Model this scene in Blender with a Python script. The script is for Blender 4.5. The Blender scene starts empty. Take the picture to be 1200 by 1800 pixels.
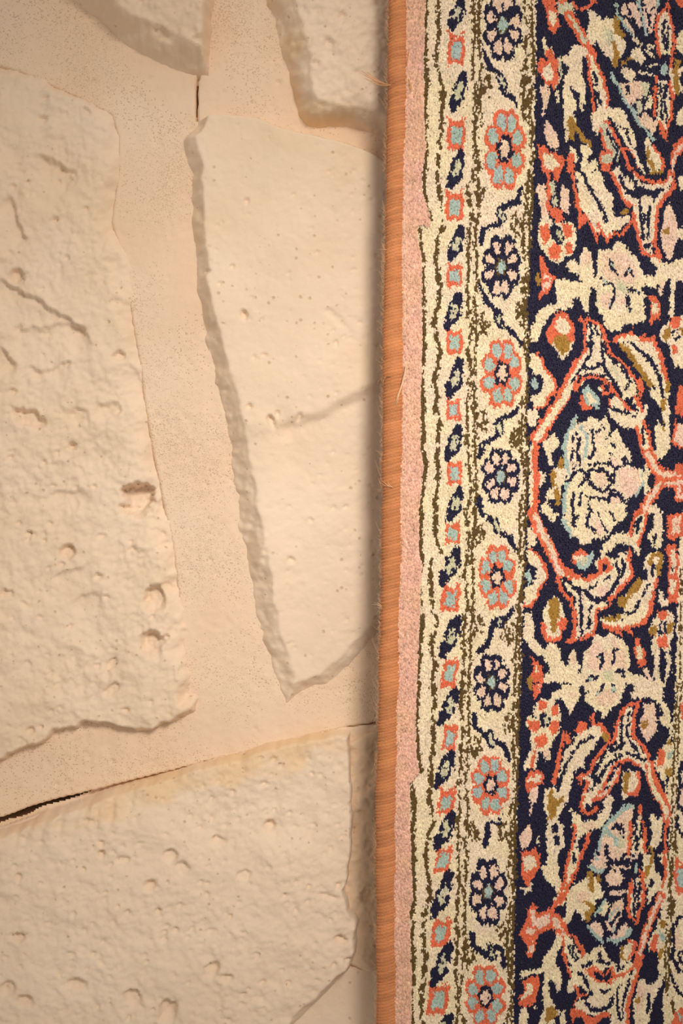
import bpy, math
import numpy as np

# ------------------------------------------------------------------ camera, world, lights
S = 3000.0            # photo pixels per metre at the wall plane
DIST = 2600.0         # camera distance from the wall plane, in the same pixel units
HC = 1.30             # height of the picture centre above the ground (m)
scene = bpy.context.scene
cam_d = bpy.data.cameras.new('camera')
cam = bpy.data.objects.new('camera', cam_d)
scene.collection.objects.link(cam)
cam.location = (0, -DIST / S, HC)
cam.rotation_euler = (math.pi / 2, 0, 0)
cam_d.sensor_fit = 'VERTICAL'
cam_d.sensor_height = 36.0
cam_d.lens = 36.0 * DIST / 1800.0
cam_d.clip_start = 0.01
scene.camera = cam

world = bpy.data.worlds.new('world')
scene.world = world
world.use_nodes = True
bgn = world.node_tree.nodes['Background']
bgn.inputs['Color'].default_value = (1.0, 0.93, 0.85, 1)
bgn.inputs['Strength'].default_value = 0.43

def spot(name, loc, target, energy, color, size, angle, blend):
    d = bpy.data.lights.new(name, 'SPOT')
    d.energy = energy; d.color = color; d.shadow_soft_size = size
    d.spot_size = angle; d.spot_blend = blend
    o = bpy.data.objects.new(name, d)
    scene.collection.objects.link(o)
    o.location = loc
    from mathutils import Vector
    o.rotation_euler = (Vector(target) - Vector(loc)).to_track_quat('-Z', 'Y').to_euler()
    return o
# warm key light from the upper right; its soft cone imitates lens vignetting
spot('key_spot', (0.40, -1.20, HC + 0.66), (0.015, 0, HC + 0.0), 74.0, (1.0, 0.94, 0.87), 0.21, math.radians(32), 1.0)

vs = scene.view_settings
scene.display_settings.display_device = 'sRGB'
vs.view_transform = 'Standard'; vs.look = 'None'; vs.exposure = 0.0; vs.gamma = 1.0
vs.use_curve_mapping = False

# ------------------------------------------------------------------ helpers
def wx(px, depth=0.0):                      # photo pixel -> wall coordinates (pixel units) at a depth in front of the wall
    return (np.asarray(px, float) - 600.0) * (DIST - depth) / DIST
def wz(py, depth=0.0):
    return (900.0 - np.asarray(py, float)) * (DIST - depth) / DIST

def lin(c):
    c = np.asarray(c, float) / 255.0
    return np.where(c <= 0.04045, c / 12.92, ((c + 0.055) / 1.055) ** 2.4)

def make_mesh(name, verts, faces, smooth=True):
    """verts Nx3 in pixel units (x right, y toward the camera, z up); faces MxK"""
    v = np.empty((len(verts), 3), np.float32)
    v[:, 0] = verts[:, 0] / S; v[:, 1] = -verts[:, 1] / S; v[:, 2] = verts[:, 2] / S + HC
    faces = np.asarray(faces, np.int32)
    me = bpy.data.meshes.new(name)
    k = faces.shape[1]
    me.vertices.add(len(v)); me.vertices.foreach_set('co', v.ravel())
    me.loops.add(faces.size); me.loops.foreach_set('vertex_index', faces.ravel())
    me.polygons.add(len(faces))
    me.polygons.foreach_set('loop_start', np.arange(0, faces.size, k, dtype=np.int32))
    me.polygons.foreach_set('use_smooth', np.full(len(faces), smooth, dtype=bool))
    me.update(calc_edges=True)
    me.validate()
    return me

def color_attr(me, rgb, name='tint'):
    a = me.color_attributes.new(name, 'FLOAT_COLOR', 'POINT')
    c = np.ones((len(rgb), 4), np.float32); c[:, :3] = rgb
    a.data.foreach_set('color', c.ravel())

def link(name, me, mat=None, parent=None):
    o = bpy.data.objects.new(name, me)
    scene.collection.objects.link(o)
    if mat and me: me.materials.append(mat)
    if parent: o.parent = parent
    return o

def _hash(ix, iy, seed):
    h = (ix.astype(np.int64) * 374761393 + iy.astype(np.int64) * 668265263 + seed * 1274126177) & 0xffffffff
    h = ((h ^ (h >> 13)) * 1274126177) & 0xffffffff
    return ((h ^ (h >> 16)) & 0xffff) / 65535.0

def vnoise(x, y, scale, seed=0):
    x = np.asarray(x, float) / scale; y = np.asarray(y, float) / scale
    ix = np.floor(x); iy = np.floor(y); fx = x - ix; fy = y - iy
    fx = fx * fx * fx * (fx * (fx * 6 - 15) + 10); fy = fy * fy * fy * (fy * (fy * 6 - 15) + 10)
    a = _hash(ix, iy, seed); b = _hash(ix + 1, iy, seed); c = _hash(ix, iy + 1, seed); d = _hash(ix + 1, iy + 1, seed)
    return (a * (1 - fx) + b * fx) * (1 - fy) + (c * (1 - fx) + d * fx) * fy * 1.0

def fbm(x, y, scale, octaves=4, seed=0, gain=0.5):
    s = 0; a = 1.0; t = 0
    for i in range(octaves):
        # rotate each octave to hide the lattice
        ca, sa = math.cos(0.6 * i + 0.4), math.sin(0.6 * i + 0.4)
        s = s + a * (vnoise(x * ca - y * sa, x * sa + y * ca, scale, seed + 17 * i) - 0.5)
        t += a; a *= gain; scale *= 0.5
    return s / t * 2.0          # about -1..1

def smooth(t):
    t = np.clip(t, 0, 1); return t * t * (3 - 2 * t)

def in_poly(x, y, pts):
    pts = np.asarray(pts, float); inside = np.zeros(x.shape, bool)
    n = len(pts); j = n - 1
    for i in range(n):
        xi, yi = pts[i]; xj, yj = pts[j]
        if yi != yj:
            c = ((yi > y) != (yj > y)) & (x < (xj - xi) * (y - yi) / (yj - yi) + xi)
            inside ^= c
        j = i
    return inside

def seg_dist(x, y, a, b):
    ax, ay = a; bx, by = b
    dx, dy = bx - ax, by - ay
    L = dx * dx + dy * dy
    t = np.clip(((x - ax) * dx + (y - ay) * dy) / (L if L else 1), 0, 1)
    return np.hypot(x - ax - t * dx, y - ay - t * dy)

# ------------------------------------------------------------------ materials
def new_mat(name):
    m = bpy.data.materials.new(name); m.use_nodes = True
    nt = m.node_tree
    return m, nt, nt.nodes['Principled BSDF']

def stone_material(name, base, pores=0.5, pore_scale=420, grain=0.5):
    m, nt, p = new_mat(name)
    N = nt.nodes.new; L = nt.links.new
    tc = N('ShaderNodeTexCoord')
    p.inputs['Roughness'].default_value = 0.85
    p.inputs['Specular IOR Level'].default_value = 0.25
    n1 = N('ShaderNodeTexNoise'); n1.inputs['Scale'].default_value = 14; n1.inputs['Detail'].default_value = 6
    L(tc.outputs['Object'], n1.inputs['Vector'])
    cr = N('ShaderNodeValToRGB')
    b = np.array(base)
    cr.color_ramp.elements[0].position = 0.3; cr.color_ramp.elements[1].position = 0.7
    cr.color_ramp.elements[0].color = (*lin(b - np.array([7, 9, 12])), 1)
    cr.color_ramp.elements[1].color = (*lin(b + np.array([3, 3, 2])), 1)
    L(n1.outputs['Fac'], cr.inputs['Fac'])
    at = N('ShaderNodeAttribute'); at.attribute_name = 'tint'
    mul = N('ShaderNodeMix'); mul.data_type = 'RGBA'; mul.blend_type = 'MULTIPLY'; mul.inputs['Factor'].default_value = 1
    L(cr.outputs['Color'], mul.inputs['A']); L(at.outputs['Color'], mul.inputs['B'])
    # pin holes: small voronoi cells, only some of them, in clusters
    vo = N('ShaderNodeTexVoronoi'); vo.inputs['Scale'].default_value = pore_scale
    L(tc.outputs['Object'], vo.inputs['Vector'])
    sep = N('ShaderNodeSeparateColor'); L(vo.outputs['Color'], sep.inputs['Color'])
    pn = N('ShaderNodeTexNoise'); pn.inputs['Scale'].default_value = 16; pn.inputs['Detail'].default_value = 2
    L(tc.outputs['Object'], pn.inputs['Vector'])
    thr = N('ShaderNodeMapRange'); thr.inputs['From Min'].default_value = 0.40; thr.inputs['From Max'].default_value = 0.72
    thr.inputs['To Min'].default_value = 0.0; thr.inputs['To Max'].default_value = pores
    L(pn.outputs['Fac'], thr.inputs['Value'])
    lt = N('ShaderNodeMath'); lt.operation = 'LESS_THAN'
    L(sep.outputs['Red'], lt.inputs[0]); L(thr.outputs['Result'], lt.inputs[1])
    rad = N('ShaderNodeMapRange'); rad.inputs['From Min'].default_value = 0.06; rad.inputs['From Max'].default_value = 0.43
    rad.inputs['To Min'].default_value = 1.0; rad.inputs['To Max'].default_value = 0.0
    nw = N('ShaderNodeTexNoise'); nw.inputs['Scale'].default_value = 1500; nw.inputs['Detail'].default_value = 1
    L(tc.outputs['Object'], nw.inputs['Vector'])
    sz = N('ShaderNodeMath'); sz.operation = 'MULTIPLY_ADD'; sz.inputs[1].default_value = 0.32; sz.inputs[2].default_value = -0.10
    L(sep.outputs['Green'], sz.inputs[0])
    nz = N('ShaderNodeMath'); nz.operation = 'MULTIPLY_ADD'; nz.inputs[1].default_value = 0.36
    L(nw.outputs['Fac'], nz.inputs[0]); L(sz.outputs['Value'], nz.inputs[2])
    ds = N('ShaderNodeMath'); ds.operation = 'ADD'; 
    off = N('ShaderNodeMath'); off.operation = 'ADD'; off.inputs[1].default_value = -0.20
    L(nz.outputs['Value'], off.inputs[0]); L(vo.outputs['Distance'], ds.inputs[0]); L(off.outputs['Value'], ds.inputs[1])
    L(ds.outputs['Value'], rad.inputs['Value'])
    hole = N('ShaderNodeMath'); hole.operation = 'MULTIPLY'
    L(rad.outputs['Result'], hole.inputs[0]); L(lt.outputs['Value'], hole.inputs[1])
    # holes are mixed towards brown
    hole_tint = N('ShaderNodeMix'); hole_tint.data_type = 'RGBA'; hole_tint.blend_type = 'MIX'
    dm = N('ShaderNodeMath'); dm.operation = 'MULTIPLY'; dm.inputs[1].default_value = 0.5
    L(hole.outputs['Value'], dm.inputs[0]); L(dm.outputs['Value'], hole_tint.inputs['Factor'])
    L(mul.outputs['Result'], hole_tint.inputs['A']); hole_tint.inputs['B'].default_value = (*lin([176, 134, 90]), 1)
    L(hole_tint.outputs['Result'], p.inputs['Base Color'])
    n2 = N('ShaderNodeTexNoise'); n2.inputs['Scale'].default_value = 240; n2.inputs['Detail'].default_value = 8
    n2.inputs['Roughness'].default_value = 0.78
    L(tc.outputs['Object'], n2.inputs['Vector'])
    b1 = N('ShaderNodeBump'); b1.inputs['Strength'].default_value = grain; b1.inputs['Distance'].default_value = 0.0018
    L(n2.outputs['Fac'], b1.inputs['Height'])
    b2 = N('ShaderNodeBump'); b2.inputs['Strength'].default_value = 0.45; b2.inputs['Distance'].default_value = 0.0008; b2.invert = True
    L(hole.outputs['Value'], b2.inputs['Height']); L(b1.outputs['Normal'], b2.inputs['Normal'])
    L(b2.outputs['Normal'], p.inputs['Normal'])
    return m

def yarn_material(name, rough=0.55, sheen=0.25, bump=0.4, scale=(900, 900, 260), lo=0.74, hi=1.16):
    m, nt, p = new_mat(name)
    N = nt.nodes.new; L = nt.links.new
    at = N('ShaderNodeAttribute'); at.attribute_name = 'tint'
    tc = N('ShaderNodeTexCoord')
    mp = N('ShaderNodeMapping'); mp.inputs['Scale'].default_value = scale
    L(tc.outputs['Object'], mp.inputs['Vector'])
    n = N('ShaderNodeTexNoise'); n.inputs['Scale'].default_value = 1.0; n.inputs['Detail'].default_value = 3
    L(mp.outputs['Vector'], n.inputs['Vector'])
    hv = N('ShaderNodeMapRange'); hv.inputs['From Min'].default_value = 0.3; hv.inputs['From Max'].default_value = 0.7
    hv.inputs['To Min'].default_value = lo; hv.inputs['To Max'].default_value = hi
    L(n.outputs['Fac'], hv.inputs['Value'])
    vm = N('ShaderNodeVectorMath'); vm.operation = 'SCALE'
    L(at.outputs['Color'], vm.inputs[0]); L(hv.outputs['Result'], vm.inputs['Scale'])
    L(vm.outputs['Vector'], p.inputs['Base Color'])
    p.inputs['Roughness'].default_value = rough
    p.inputs['Specular IOR Level'].default_value = 0.22
    p.inputs['Sheen Weight'].default_value = sheen
    p.inputs['Sheen Roughness'].default_value = 0.4
    b = N('ShaderNodeBump'); b.inputs['Strength'].default_value = bump; b.inputs['Distance'].default_value = 0.0006
    L(n.outputs['Fac'], b.inputs['Height']); L(b.outputs['Normal'], p.inputs['Normal'])
    return m

M_STONE = stone_material('cast_stone', (238, 213, 187), pores=0.12, pore_scale=420, grain=0.4)
M_SMOOTH = stone_material('smooth_cast_stone', (238, 213, 187), pores=0.14, pore_scale=380, grain=0.3)
M_PANEL = stone_material('porous_plaster', (238, 210, 183), pores=1.5, pore_scale=1050, grain=0.35)
M_BACK = stone_material('dark_gap_backing', (70, 52, 38), pores=0.1, grain=0.5)  # backing coloured dark so the gaps between panels read as deep shade
M_PILE = yarn_material('silk_pile', 0.5, 0.04, 0.45, (1500, 1500, 700))
M_CORD = yarn_material('wrapped_cord', 0.7, 0.1, 0.5, (900, 900, 3000), 0.84, 1.14)

# ------------------------------------------------------------------ the wall
rng = np.random.default_rng(7)

def relief(name, outline, depth, top, slopes, parent, mat, base=-14.0, step=3.0, rough=0.0, rough_scale=60,
           pits=(), small=0, small_r=(3, 8), edge=3.0, shape=None, seed=1, stain=None, prof=1.0, fillet=0.0, micro=1.0):
    """a relief slab: outline in photo pixels, 'top' = height of its face above the wall plane.
    slopes: flank width per outline segment (pixels). The flank runs down into the wall behind."""
    pts = np.array([[float(wx(x, depth)), float(wz(y, depth))] for x, y in outline])
    n = len(pts)
    x0, z0 = pts.min(0) - 8; x1, z1 = pts.max(0) + 8
    xs = np.arange(x0, x1 + step, step); zs = np.arange(z0, z1 + step, step)
    X, Z = np.meshgrid(xs, zs)
    XW = X + edge * fbm(X, Z, 34, 3, seed + 3); ZW = Z + edge * fbm(X, Z, 34, 3, seed + 91)
    ins = in_poly(XW, ZW, pts)
    t = np.full(X.shape, 9.0); dmin = np.full(X.shape, 1e9)
    for i in range(n):
        d = seg_dist(XW, ZW, pts[i], pts[(i + 1) % n])
        s = slopes[i] if isinstance(slopes, (list, tuple)) else slopes
        t = np.minimum(t, d / s); dmin = np.minimum(dmin, d)
    t = np.where(ins, t, 0)
    tn = np.clip(t + 0.16 * fbm(X, Z, 26, 3, seed + 5) * smooth(t * 3) * (1 - smooth(t - 0.7)), 0, 1)
    # straight flank with a slightly rounded shoulder
    f = np.where(tn < 0.8, tn * 1.06, 0.848 + 0.152 * smooth((tn - 0.8) / 0.2)) ** prof
    if fillet: f = f * (1 - fillet) + fillet * np.where(tn < 1, tn * tn * (1.9 - 0.9 * tn), 1)
    H = np.full(X.shape, float(top))
    PX = X * DIST / (DIST - depth) + 600; PY = 900 - Z * DIST / (DIST - depth)
    if shape is not None: H = H + shape(PX, PY)
    if rough:
        w = fbm(X, Z, rough_scale, 5, seed + 31, 0.55)
        H = H + rough * w + rough * 0.6 * (1 - 2 * np.abs(fbm(X + 40 * w, Z, rough_scale * 1.6, 4, seed + 37)))
    H = H + micro * (0.6 + 0.33 * rough) * (1.25 * fbm(X, Z, 15, 3, seed + 41, 0.85)) * (0.5 + vnoise(X, Z, 70, seed + 2))
    for (cx, cy, rx, ry, dp, an) in pits:
        a = math.radians(an)
        u = (PX - cx) * math.cos(a) + (PY - cy) * math.sin(a); v = -(PX - cx) * math.sin(a) + (PY - cy) * math.cos(a)
        q = np.hypot(u / rx, v / ry) + 0.42 * fbm(X, Z, 16, 3, seed + int(cx), 0.6)
        up = (PY - cy) / max(rx, ry)
        H = H - 1.05 * dp * np.clip(1.0 - 0.4 * up, 0.3, 1.5) * smooth((1.12 - q) / np.clip(0.6 + 0.35 * up, 0.38, 1.0)) * (1 + 0.15 * fbm(X, Z, 9, 2, 6))
    r2 = np.random.default_rng(seed)
    for _ in range(small):
        cx = r2.uniform(x0, x1); cz = r2.uniform(z0, z1)
        if cz < -1000 or cz > 1000 or cx < -700: continue
        rr = r2.uniform(*small_r) * (0.6 + 0.4 * r2.random()); an = r2.uniform(0, 3.14); el = r2.uniform(1.0, 1.8)
        i0, i1 = np.searchsorted(xs, [cx - 2 * rr, cx + 2 * rr]); j0, j1 = np.searchsorted(zs, [cz - 2 * rr, cz + 2 * rr])
        xx = X[j0:j1, i0:i1] - cx; zz = Z[j0:j1, i0:i1] - cz
        u = (xx * math.cos(an) + zz * math.sin(an)) / el; v = -xx * math.sin(an) + zz * math.cos(an)
        up = -zz / rr
        H[j0:j1, i0:i1] -= rr * r2.uniform(0.4, 0.95) * np.clip(1 - 0.5 * up, 0.2, 1.6) * smooth((1.1 - np.hypot(u, v) / rr - 0.5 * fbm(xx + cx, zz + cz, 7, 2, 4)) / np.clip(0.6 + 0.3 * up, 0.35, 1))
    Y = base + (H - base) * f
    # keep cells that touch the outline
    keep = ins | (dmin < step * 1.6)
    cell = keep[:-1, :-1] | keep[1:, :-1] | keep[:-1, 1:] | keep[1:, 1:]
    idx = np.arange(X.size).reshape(X.shape)
    F = np.stack([idx[:-1, :-1], idx[:-1, 1:], idx[1:, 1:], idx[1:, :-1]], -1)[cell]
    used = np.unique(F); remap = np.zeros(X.size, np.int64); remap[used] = np.arange(len(used))
    V = np.stack([X.ravel()[used], Y.ravel()[used], Z.ravel()[used]], 1)
    F = remap[F]
    # flip so that normals look at the camera (camera is on -Y in world)
    me = make_mesh(name, V, F)
    tint = np.ones((len(used), 3), np.float32)
    if stain is not None:
        s = stain(PX.ravel()[used], PY.ravel()[used], t.ravel()[used])[:, None]
        tint = tint * (1 - s) + s * np.array([0.985, 0.90, 0.74])
    color_attr(me, tint)
    o = link(name, me, mat, parent)
    return o

# backing wall: a real slab behind everything
def box_mesh(name, x0, x1, y0, y1, z0, z1):
    V = np.array([[x, y, z] for x in (x0, x1) for y in (y0, y1) for z in (z0, z1)], float)
    F = [[0, 1, 3, 2], [4, 6, 7, 5], [0, 4, 5, 1], [2, 3, 7, 6], [0, 2, 6, 4], [1, 5, 7, 3]]
    return make_mesh(name, V, F, False)
wm = box_mesh('wall_back', -950, 1500, -260, -150, -1350, 1350)
color_attr(wm, np.ones((8, 3)))
wall = link('wall_back', wm, M_BACK)
wall['kind'] = 'structure'
wall['label'] = 'cream wall of split-face cast stone pieces on porous plaster panels'

def slab(name, outline, front, thick, seed, dips=None, step=3.4):
    return relief(name, outline, 0, front, 3.0, wall, M_PANEL, base=front - thick, step=step, rough=1.6, rough_scale=90,
                  edge=1.6, seed=seed, small=500, small_r=(1.6, 4.0), shape=dips, prof=0.35,
                  stain=lambda x, y, t: 0.32 * smooth(0.5 + 1.1 * fbm(x, y, 150, 3, seed + 9)))

A = [(-340, 40), (-60, 80), (40, 110), (130, 150), (212, 190), (226, 240), (226, 300), (214, 390), (238, 470), (250, 560), (264, 640),
     (270, 690), (284, 780), (304, 880), (322, 960), (332, 1050), (337, 1130), (346, 1225), (341, 1252), (308, 1273), (268, 1287),
     (210, 1283), (150, 1277), (120, 1287), (80, 1307), (40, 1327), (0, 1344), (-340, 1450)]
def under_A(x, y):
    d = np.full(np.shape(x), 1e9)
    for p, q in zip(A, A[1:] + A[:1]): d = np.minimum(d, seg_dist(x, y, p, q))
    return -34 * smooth((d - 16) / 12) * in_poly(x, y, A)
CR = [(-340, 1526), (0, 1440), (60, 1419), (112, 1404), (180, 1388), (280, 1362), (375, 1339), (470, 1316), (600, 1283), (720, 1264)]
slab('panel', CR + [(860, 1250), (860, 270), (690, 262), (480, 216), (400, 210), (346.5, 212), (345.4, 160), (349.5, 130), (352, -330), (-340, -330)], 0, 110, 11, under_A)
slab('panel', [(345.0, 210), (343.6, 160), (348.0, 130), (354, -330), (860, -330), (860, 350), (690, 340), (480, 280), (400, 262), (350, 262)], 1, 110, 23)
slab('panel', [(-340, 1546), (0, 1452), (60, 1431), (112, 1414), (180, 1391), (280, 1360), (375, 1330), (470, 1305), (600, 1275), (720, 1266), (860, 1254), (860, 2100), (-340, 2100)], 1, 110, 37)

def gauss(x, y, cx, cy, sx, sy, an=0.0):
    a = math.radians(an)
    u = (x - cx) * math.cos(a) + (y - cy) * math.sin(a); v = -(x - cx) * math.sin(a) + (y - cy) * math.cos(a)
    return np.exp(-0.5 * ((u / sx) ** 2 + (v / sy) ** 2))
def line_side(x, y, x0, y0, x1, y1):       # signed distance, positive below/right of the line when it runs left->right
    L = math.hypot(x1 - x0, y1 - y0)
    return ((x1 - x0) * (y - y0) - (y1 - y0) * (x - x0)) / L

# stone A: wide low piece with a hackly face
def A_shape(x, y):
    h = 9 * smooth((y - 950) / 300.0) - 5 * smooth((300 - y) / 200.0)
    h = h - 13 * gauss(x, y, 95, 285, 34, 46, 20) - 8 * gauss(x, y, 20, 320, 22, 70)
    for (x0, y0, x1, y1, dp, w) in ((0, 490, 150, 575, 9, 9), (150, 575, 165, 600, 6, 8), (30, 575, 150, 570, 7, 9), (0, 610, 30, 640, 9, 10), (55, 650, 120, 640, 6, 6),
                                    (20, 350, 45, 420, 9, 10), (75, 275, 130, 300, 9, 7), (230, 640, 258, 690, 9, 9), (180, 150, 205, 170, 5, 5),
                                    (95, 1015, 150, 990, 5, 9), (60, 870, 150, 860, 4, 14), (170, 1040, 130, 1060, 5, 9)):
        # a broken ledge: sharp drop under the line, easing out again below it
        if x1 < x0: x0, y0, x1, y1 = x1, y1, x0, y0
        xn = x + 9 * fbm(x, y, 22, 4, 5, 0.6); yn = y + 12 * fbm(x, y, 30, 4, 8, 0.6)
        Ls = math.hypot(x1 - x0, y1 - y0)
        s_ = line_side(xn, yn, x0, y0, x1, y1)
        u_ = ((xn - x0) * (x1 - x0) + (yn - y0) * (y1 - y0)) / Ls
        al = smooth((u_ + 12) / 22) * smooth((Ls + 12 - u_) / 22)
        h = h - 1.35 * dp * al * smooth((s_ + 4) / 11) * np.exp(-np.clip(s_, 0, None) / (5.0 * w)) + 0.3 * dp * al * np.exp(-(s_ / 9.0) ** 2) * (s_ < 0)
    h = h - 9 * gauss(x, y, 170, 800, 26, 20) - 8 * gauss(x, y, 125, 880, 25, 18)
    return h
sl = [26] * 4 + [34] + [46] * 11 + [30, 18, 12] + [10] * 9
relief('stone', A, 14, 14, sl, wall, M_STONE, step=2.8, rough=6.5, rough_scale=70, seed=51, edge=13, shape=A_shape, small=560, small_r=(2.2, 6.5),
       pits=[(30, 487, 17, 15, 13, 0), (243, 880, 31, 33, 34, 15), (288, 890, 17, 22, 14, 10), (50, 735, 36, 17, 14, 20), (272, 1055, 21, 24, 17, 0), (292, 1032, 8, 8, 8, 0),
             (268, 1130, 25, 29, 19, 0), (118, 973, 18, 15, 12, -20), (208, 628, 12, 11, 10, 0), (22, 690, 8, 7, 6, 0), (120, 640, 5, 5, 5, 0), (51, 940, 6, 6, 6, 0), (286, 940, 5, 5, 5, 0),
             (78, 173, 7, 6, 5, 0), (192, 150, 7, 17, 7, -35), (152, 195, 5, 12, 6, -40), (75, 208, 9, 5, 5, 10), (118, 455, 6, 6, 5, 0), (127, 785, 7, 7, 6, 0), (150, 368, 5, 5, 5, 0),
             (195, 1213, 18, 9, 7, -40), (222, 1248, 6, 5, 5, 0), (55, 1285, 9, 8, 7, 0), (12, 1045, 12, 9, 7, 0), (195, 1170, 16, 7, 6, -50), (190, 725, 24, 18, 6, 0), (140, 735, 22, 16, 5, 0)],
       stain=lambda x, y, t: 0.25 * smooth(0.4 + fbm(x, y, 90, 3, 3)))

# stone B: top left, thick, with a broad broken underside
B = [(-60, -330), (385, -330), (374, 0), (369, 50), (367, 92), (362, 129), (340, 126), (310, 119), (272, 106), (240, 87), (200, 57), (160, 22), (120, -8), (20, -90), (-40, -160)]
relief('stone', B, 45, 66, [20, 14, 12, 12, 14, 50, 52, 54, 50, 44, 40, 40, 40, 40, 30], wall, M_STONE, fillet=0.15, rough=9, rough_scale=50, seed=67, edge=5, small=60, small_r=(2, 5), prof=0.8,
       shape=lambda x, y: -10 * gauss(x, y, 300, 60, 30, 18) - 7 * gauss(x, y, 245, 30, 20, 20), pits=[(350, 76, 12, 7, 8, 0), (285, 62, 16, 10, 8, 20)],
       stain=lambda x, y, t: 0.15 + 0 * x)

# stone C: top, running under the rug
Cs = [(440, -330), (860, -330), (860, 262), (705, 252), (660, 237), (620, 224), (580, 223), (541, 216), (521, 190), (501, 122), (482, 62), (463, 0)]
relief('stone', Cs, 36, 54, [20, 20, 14, 34, 34, 34, 36, 34, 40, 48, 52, 50], wall, M_STONE, rough=8, rough_scale=55, seed=83, edge=6, small=110, small_r=(2, 5), prof=0.85,
       pits=[(578, 84, 9, 7, 6, 30), (555, 118, 8, 6, 5, 0), (600, 40, 8, 14, 5, 20)],
       shape=lambda x, y: 5 * np.clip((600 - x) / 100, -0.6, 0.5) - 14 * smooth((x - 630) / 80),
       stain=lambda x, y, t: 0.9 * smooth(1.4 - t) * smooth(0.45 + 1.4 * fbm(x, y, 45, 3, 6)))

# stone D: the tall centre piece
D = [(336, 203), (365, 193), (400, 191), (450, 194), (480, 209), (560, 228), (620, 243), (680, 266), (730, 276), (860, 290), (860, 1040), (720, 1085),
     (668, 1140), (640, 1172), (602, 1203), (582, 1221), (560, 1224), (522, 1237), (495, 1258), (468, 1192), (443, 1120), (428, 1040),
     (413, 960), (400, 900), (394, 830), (384, 750), (368, 680), (349, 600), (335, 520), (330, 450), (326, 380), (320, 300), (305, 240)]
def D_shape(x, y):
    yy = y + 8 * fbm(x, y, 40, 3, 4)
    d = line_side(x, yy, 470, 748, 560, 722) ; e = line_side(x, yy, 560, 722, 668, 664)
    st = np.maximum(d, e) if False else np.where(x < 560, d, e)
    h = -12 * smooth((st + 4) / 24) * smooth((x - 455) / 70)
    h = h + 5 * gauss(x, y, 520, 655, 90, 40) + 5 * gauss(x, y, 455, 745, 20, 14) - 6 * gauss(x, y, 505, 752, 12, 16)
    h = h - 12 * smooth((x - 590) / 110) - 3 * gauss(x, y, 420, 320, 60, 60)
    h = h - 5 * gauss(x, y, 540, 1110, 60, 70) + 4 * gauss(x, y, 470, 1060, 40, 80)
    return h
sl = [12] * 9 + [20] * 2 + [40, 42, 40, 38, 36, 34, 34, 34, 40, 42, 44, 44, 42, 40, 38, 34, 30, 28, 26, 28, 32, 26]
sl = sl[:18] + [int(v * 1.25) for v in sl[18:]]
relief('stone', D, 32, 36, sl, wall, M_SMOOTH, micro=0.45, step=2.8, rough=3.6, rough_scale=110, seed=97, edge=3, fillet=0.2, shape=D_shape, small=520, small_r=(1.6, 4.2),
       pits=[(429, 556, 8, 13, 9, -20), (439, 716, 6, 5, 6, 0), (365, 477, 6, 5, 5, 0), (386, 500, 4, 4, 4, 0), (434, 355, 4, 6, 5, 0), (478, 745, 7, 16, 8, -20), (512, 985, 7, 5, 5, 20),
             (590, 560, 28, 8, 2.5, 45), (465, 625, 7, 3, 4, 0), (408, 470, 5, 4, 4, 0), (488, 730, 5, 8, 5, 0), (525, 735, 5, 12, 5, 20), (591, 606, 4, 6, 4, 0)],
       stain=lambda x, y, t: 0.35 * smooth(0.5 + 1.2 * fbm(x, y, 120, 3, 12)) * smooth((900 - y) / 400))

# stone E: the big bottom piece
E = [(-340, 1554), (0, 1457), (60, 1436), (110, 1420), (180, 1392), (240, 1374), (380, 1333), (470, 1308), (540, 1291), (600, 1281), (618, 1286), (622, 1335), (624, 1400), (620, 1500),
     (613, 1560), (623, 1590), (634, 1622), (631, 1680), (615, 1716), (580, 1752), (541, 1790), (500, 1830), (420, 1890), (300, 1940), (100, 1980), (-340, 2010)]
def E_shape(x, y):
    h = -9 * smooth((1480 - y - 0.24 * (300 - x)) / 90) + 6 * gauss(x, y, 250, 1720, 140, 90)
    for i in range(9):
        h = h - 5 * gauss(x, y, 35 + 24 * i + 5 * math.sin(i * 5), 1462 - 6.3 * i, 5, 20, 12)
    return h - 6 * gauss(x, y, 480, 1410, 12, 20) - 6 * gauss(x, y, 482, 1452, 10, 12)
relief('stone', E, 20, 46, [12] + [12] * 9 + [8] * 4 + [10, 12, 14, 18, 22, 24, 24, 30, 30, 30, 30, 20], wall, M_STONE, step=2.8, rough=4.6, rough_scale=48, seed=113, edge=5, shape=E_shape,
       small=900, small_r=(2.2, 6.0),
       pits=[(268, 1550, 14, 11, 11, -15), (183, 1497, 7, 8, 8, 0), (152, 1524, 4, 6, 6, 0), (322, 1520, 12, 14, 8, 0), (300, 1500, 14, 12, 7, 0), (385, 1473, 12, 9, 6, 0),
             (40, 1642, 11, 10, 9, 0), (373, 1697, 13, 20, 9, 25), (400, 1712, 12, 10, 7, 0), (238, 1745, 16, 17, 10, 0), (297, 1773, 16, 24, 12, 15), (140, 1722, 18, 11, 10, 0),
             (47, 1749, 15, 9, 10, 0), (20, 1730, 18, 16, 8, 0), (600, 1645, 13, 8, 9, 20), (612, 1683, 8, 8, 6, 0), (540, 1768, 7, 7, 6, 0), (38, 1537, 7, 9, 6, 0), (580, 1570, 18, 5, 5, 15),
             (500, 1568, 6, 6, 5, 0), (220, 1505, 14, 7, 6, 0), (430, 1533, 14, 9, 6, 0), (475, 1450, 12, 11, 8, 0), (160, 1440, 8, 5, 4, 0)],
       stain=lambda x, y, t: 0.95 * smooth((1490 + 0 * x - (y + 0.26 * (x - 0)) - 18) / 40.0 + 0.5 + 0.9 * fbm(x, y, 40, 3, 2)) * smooth(0.75 + fbm(x, y, 70, 2, 8)))

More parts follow.
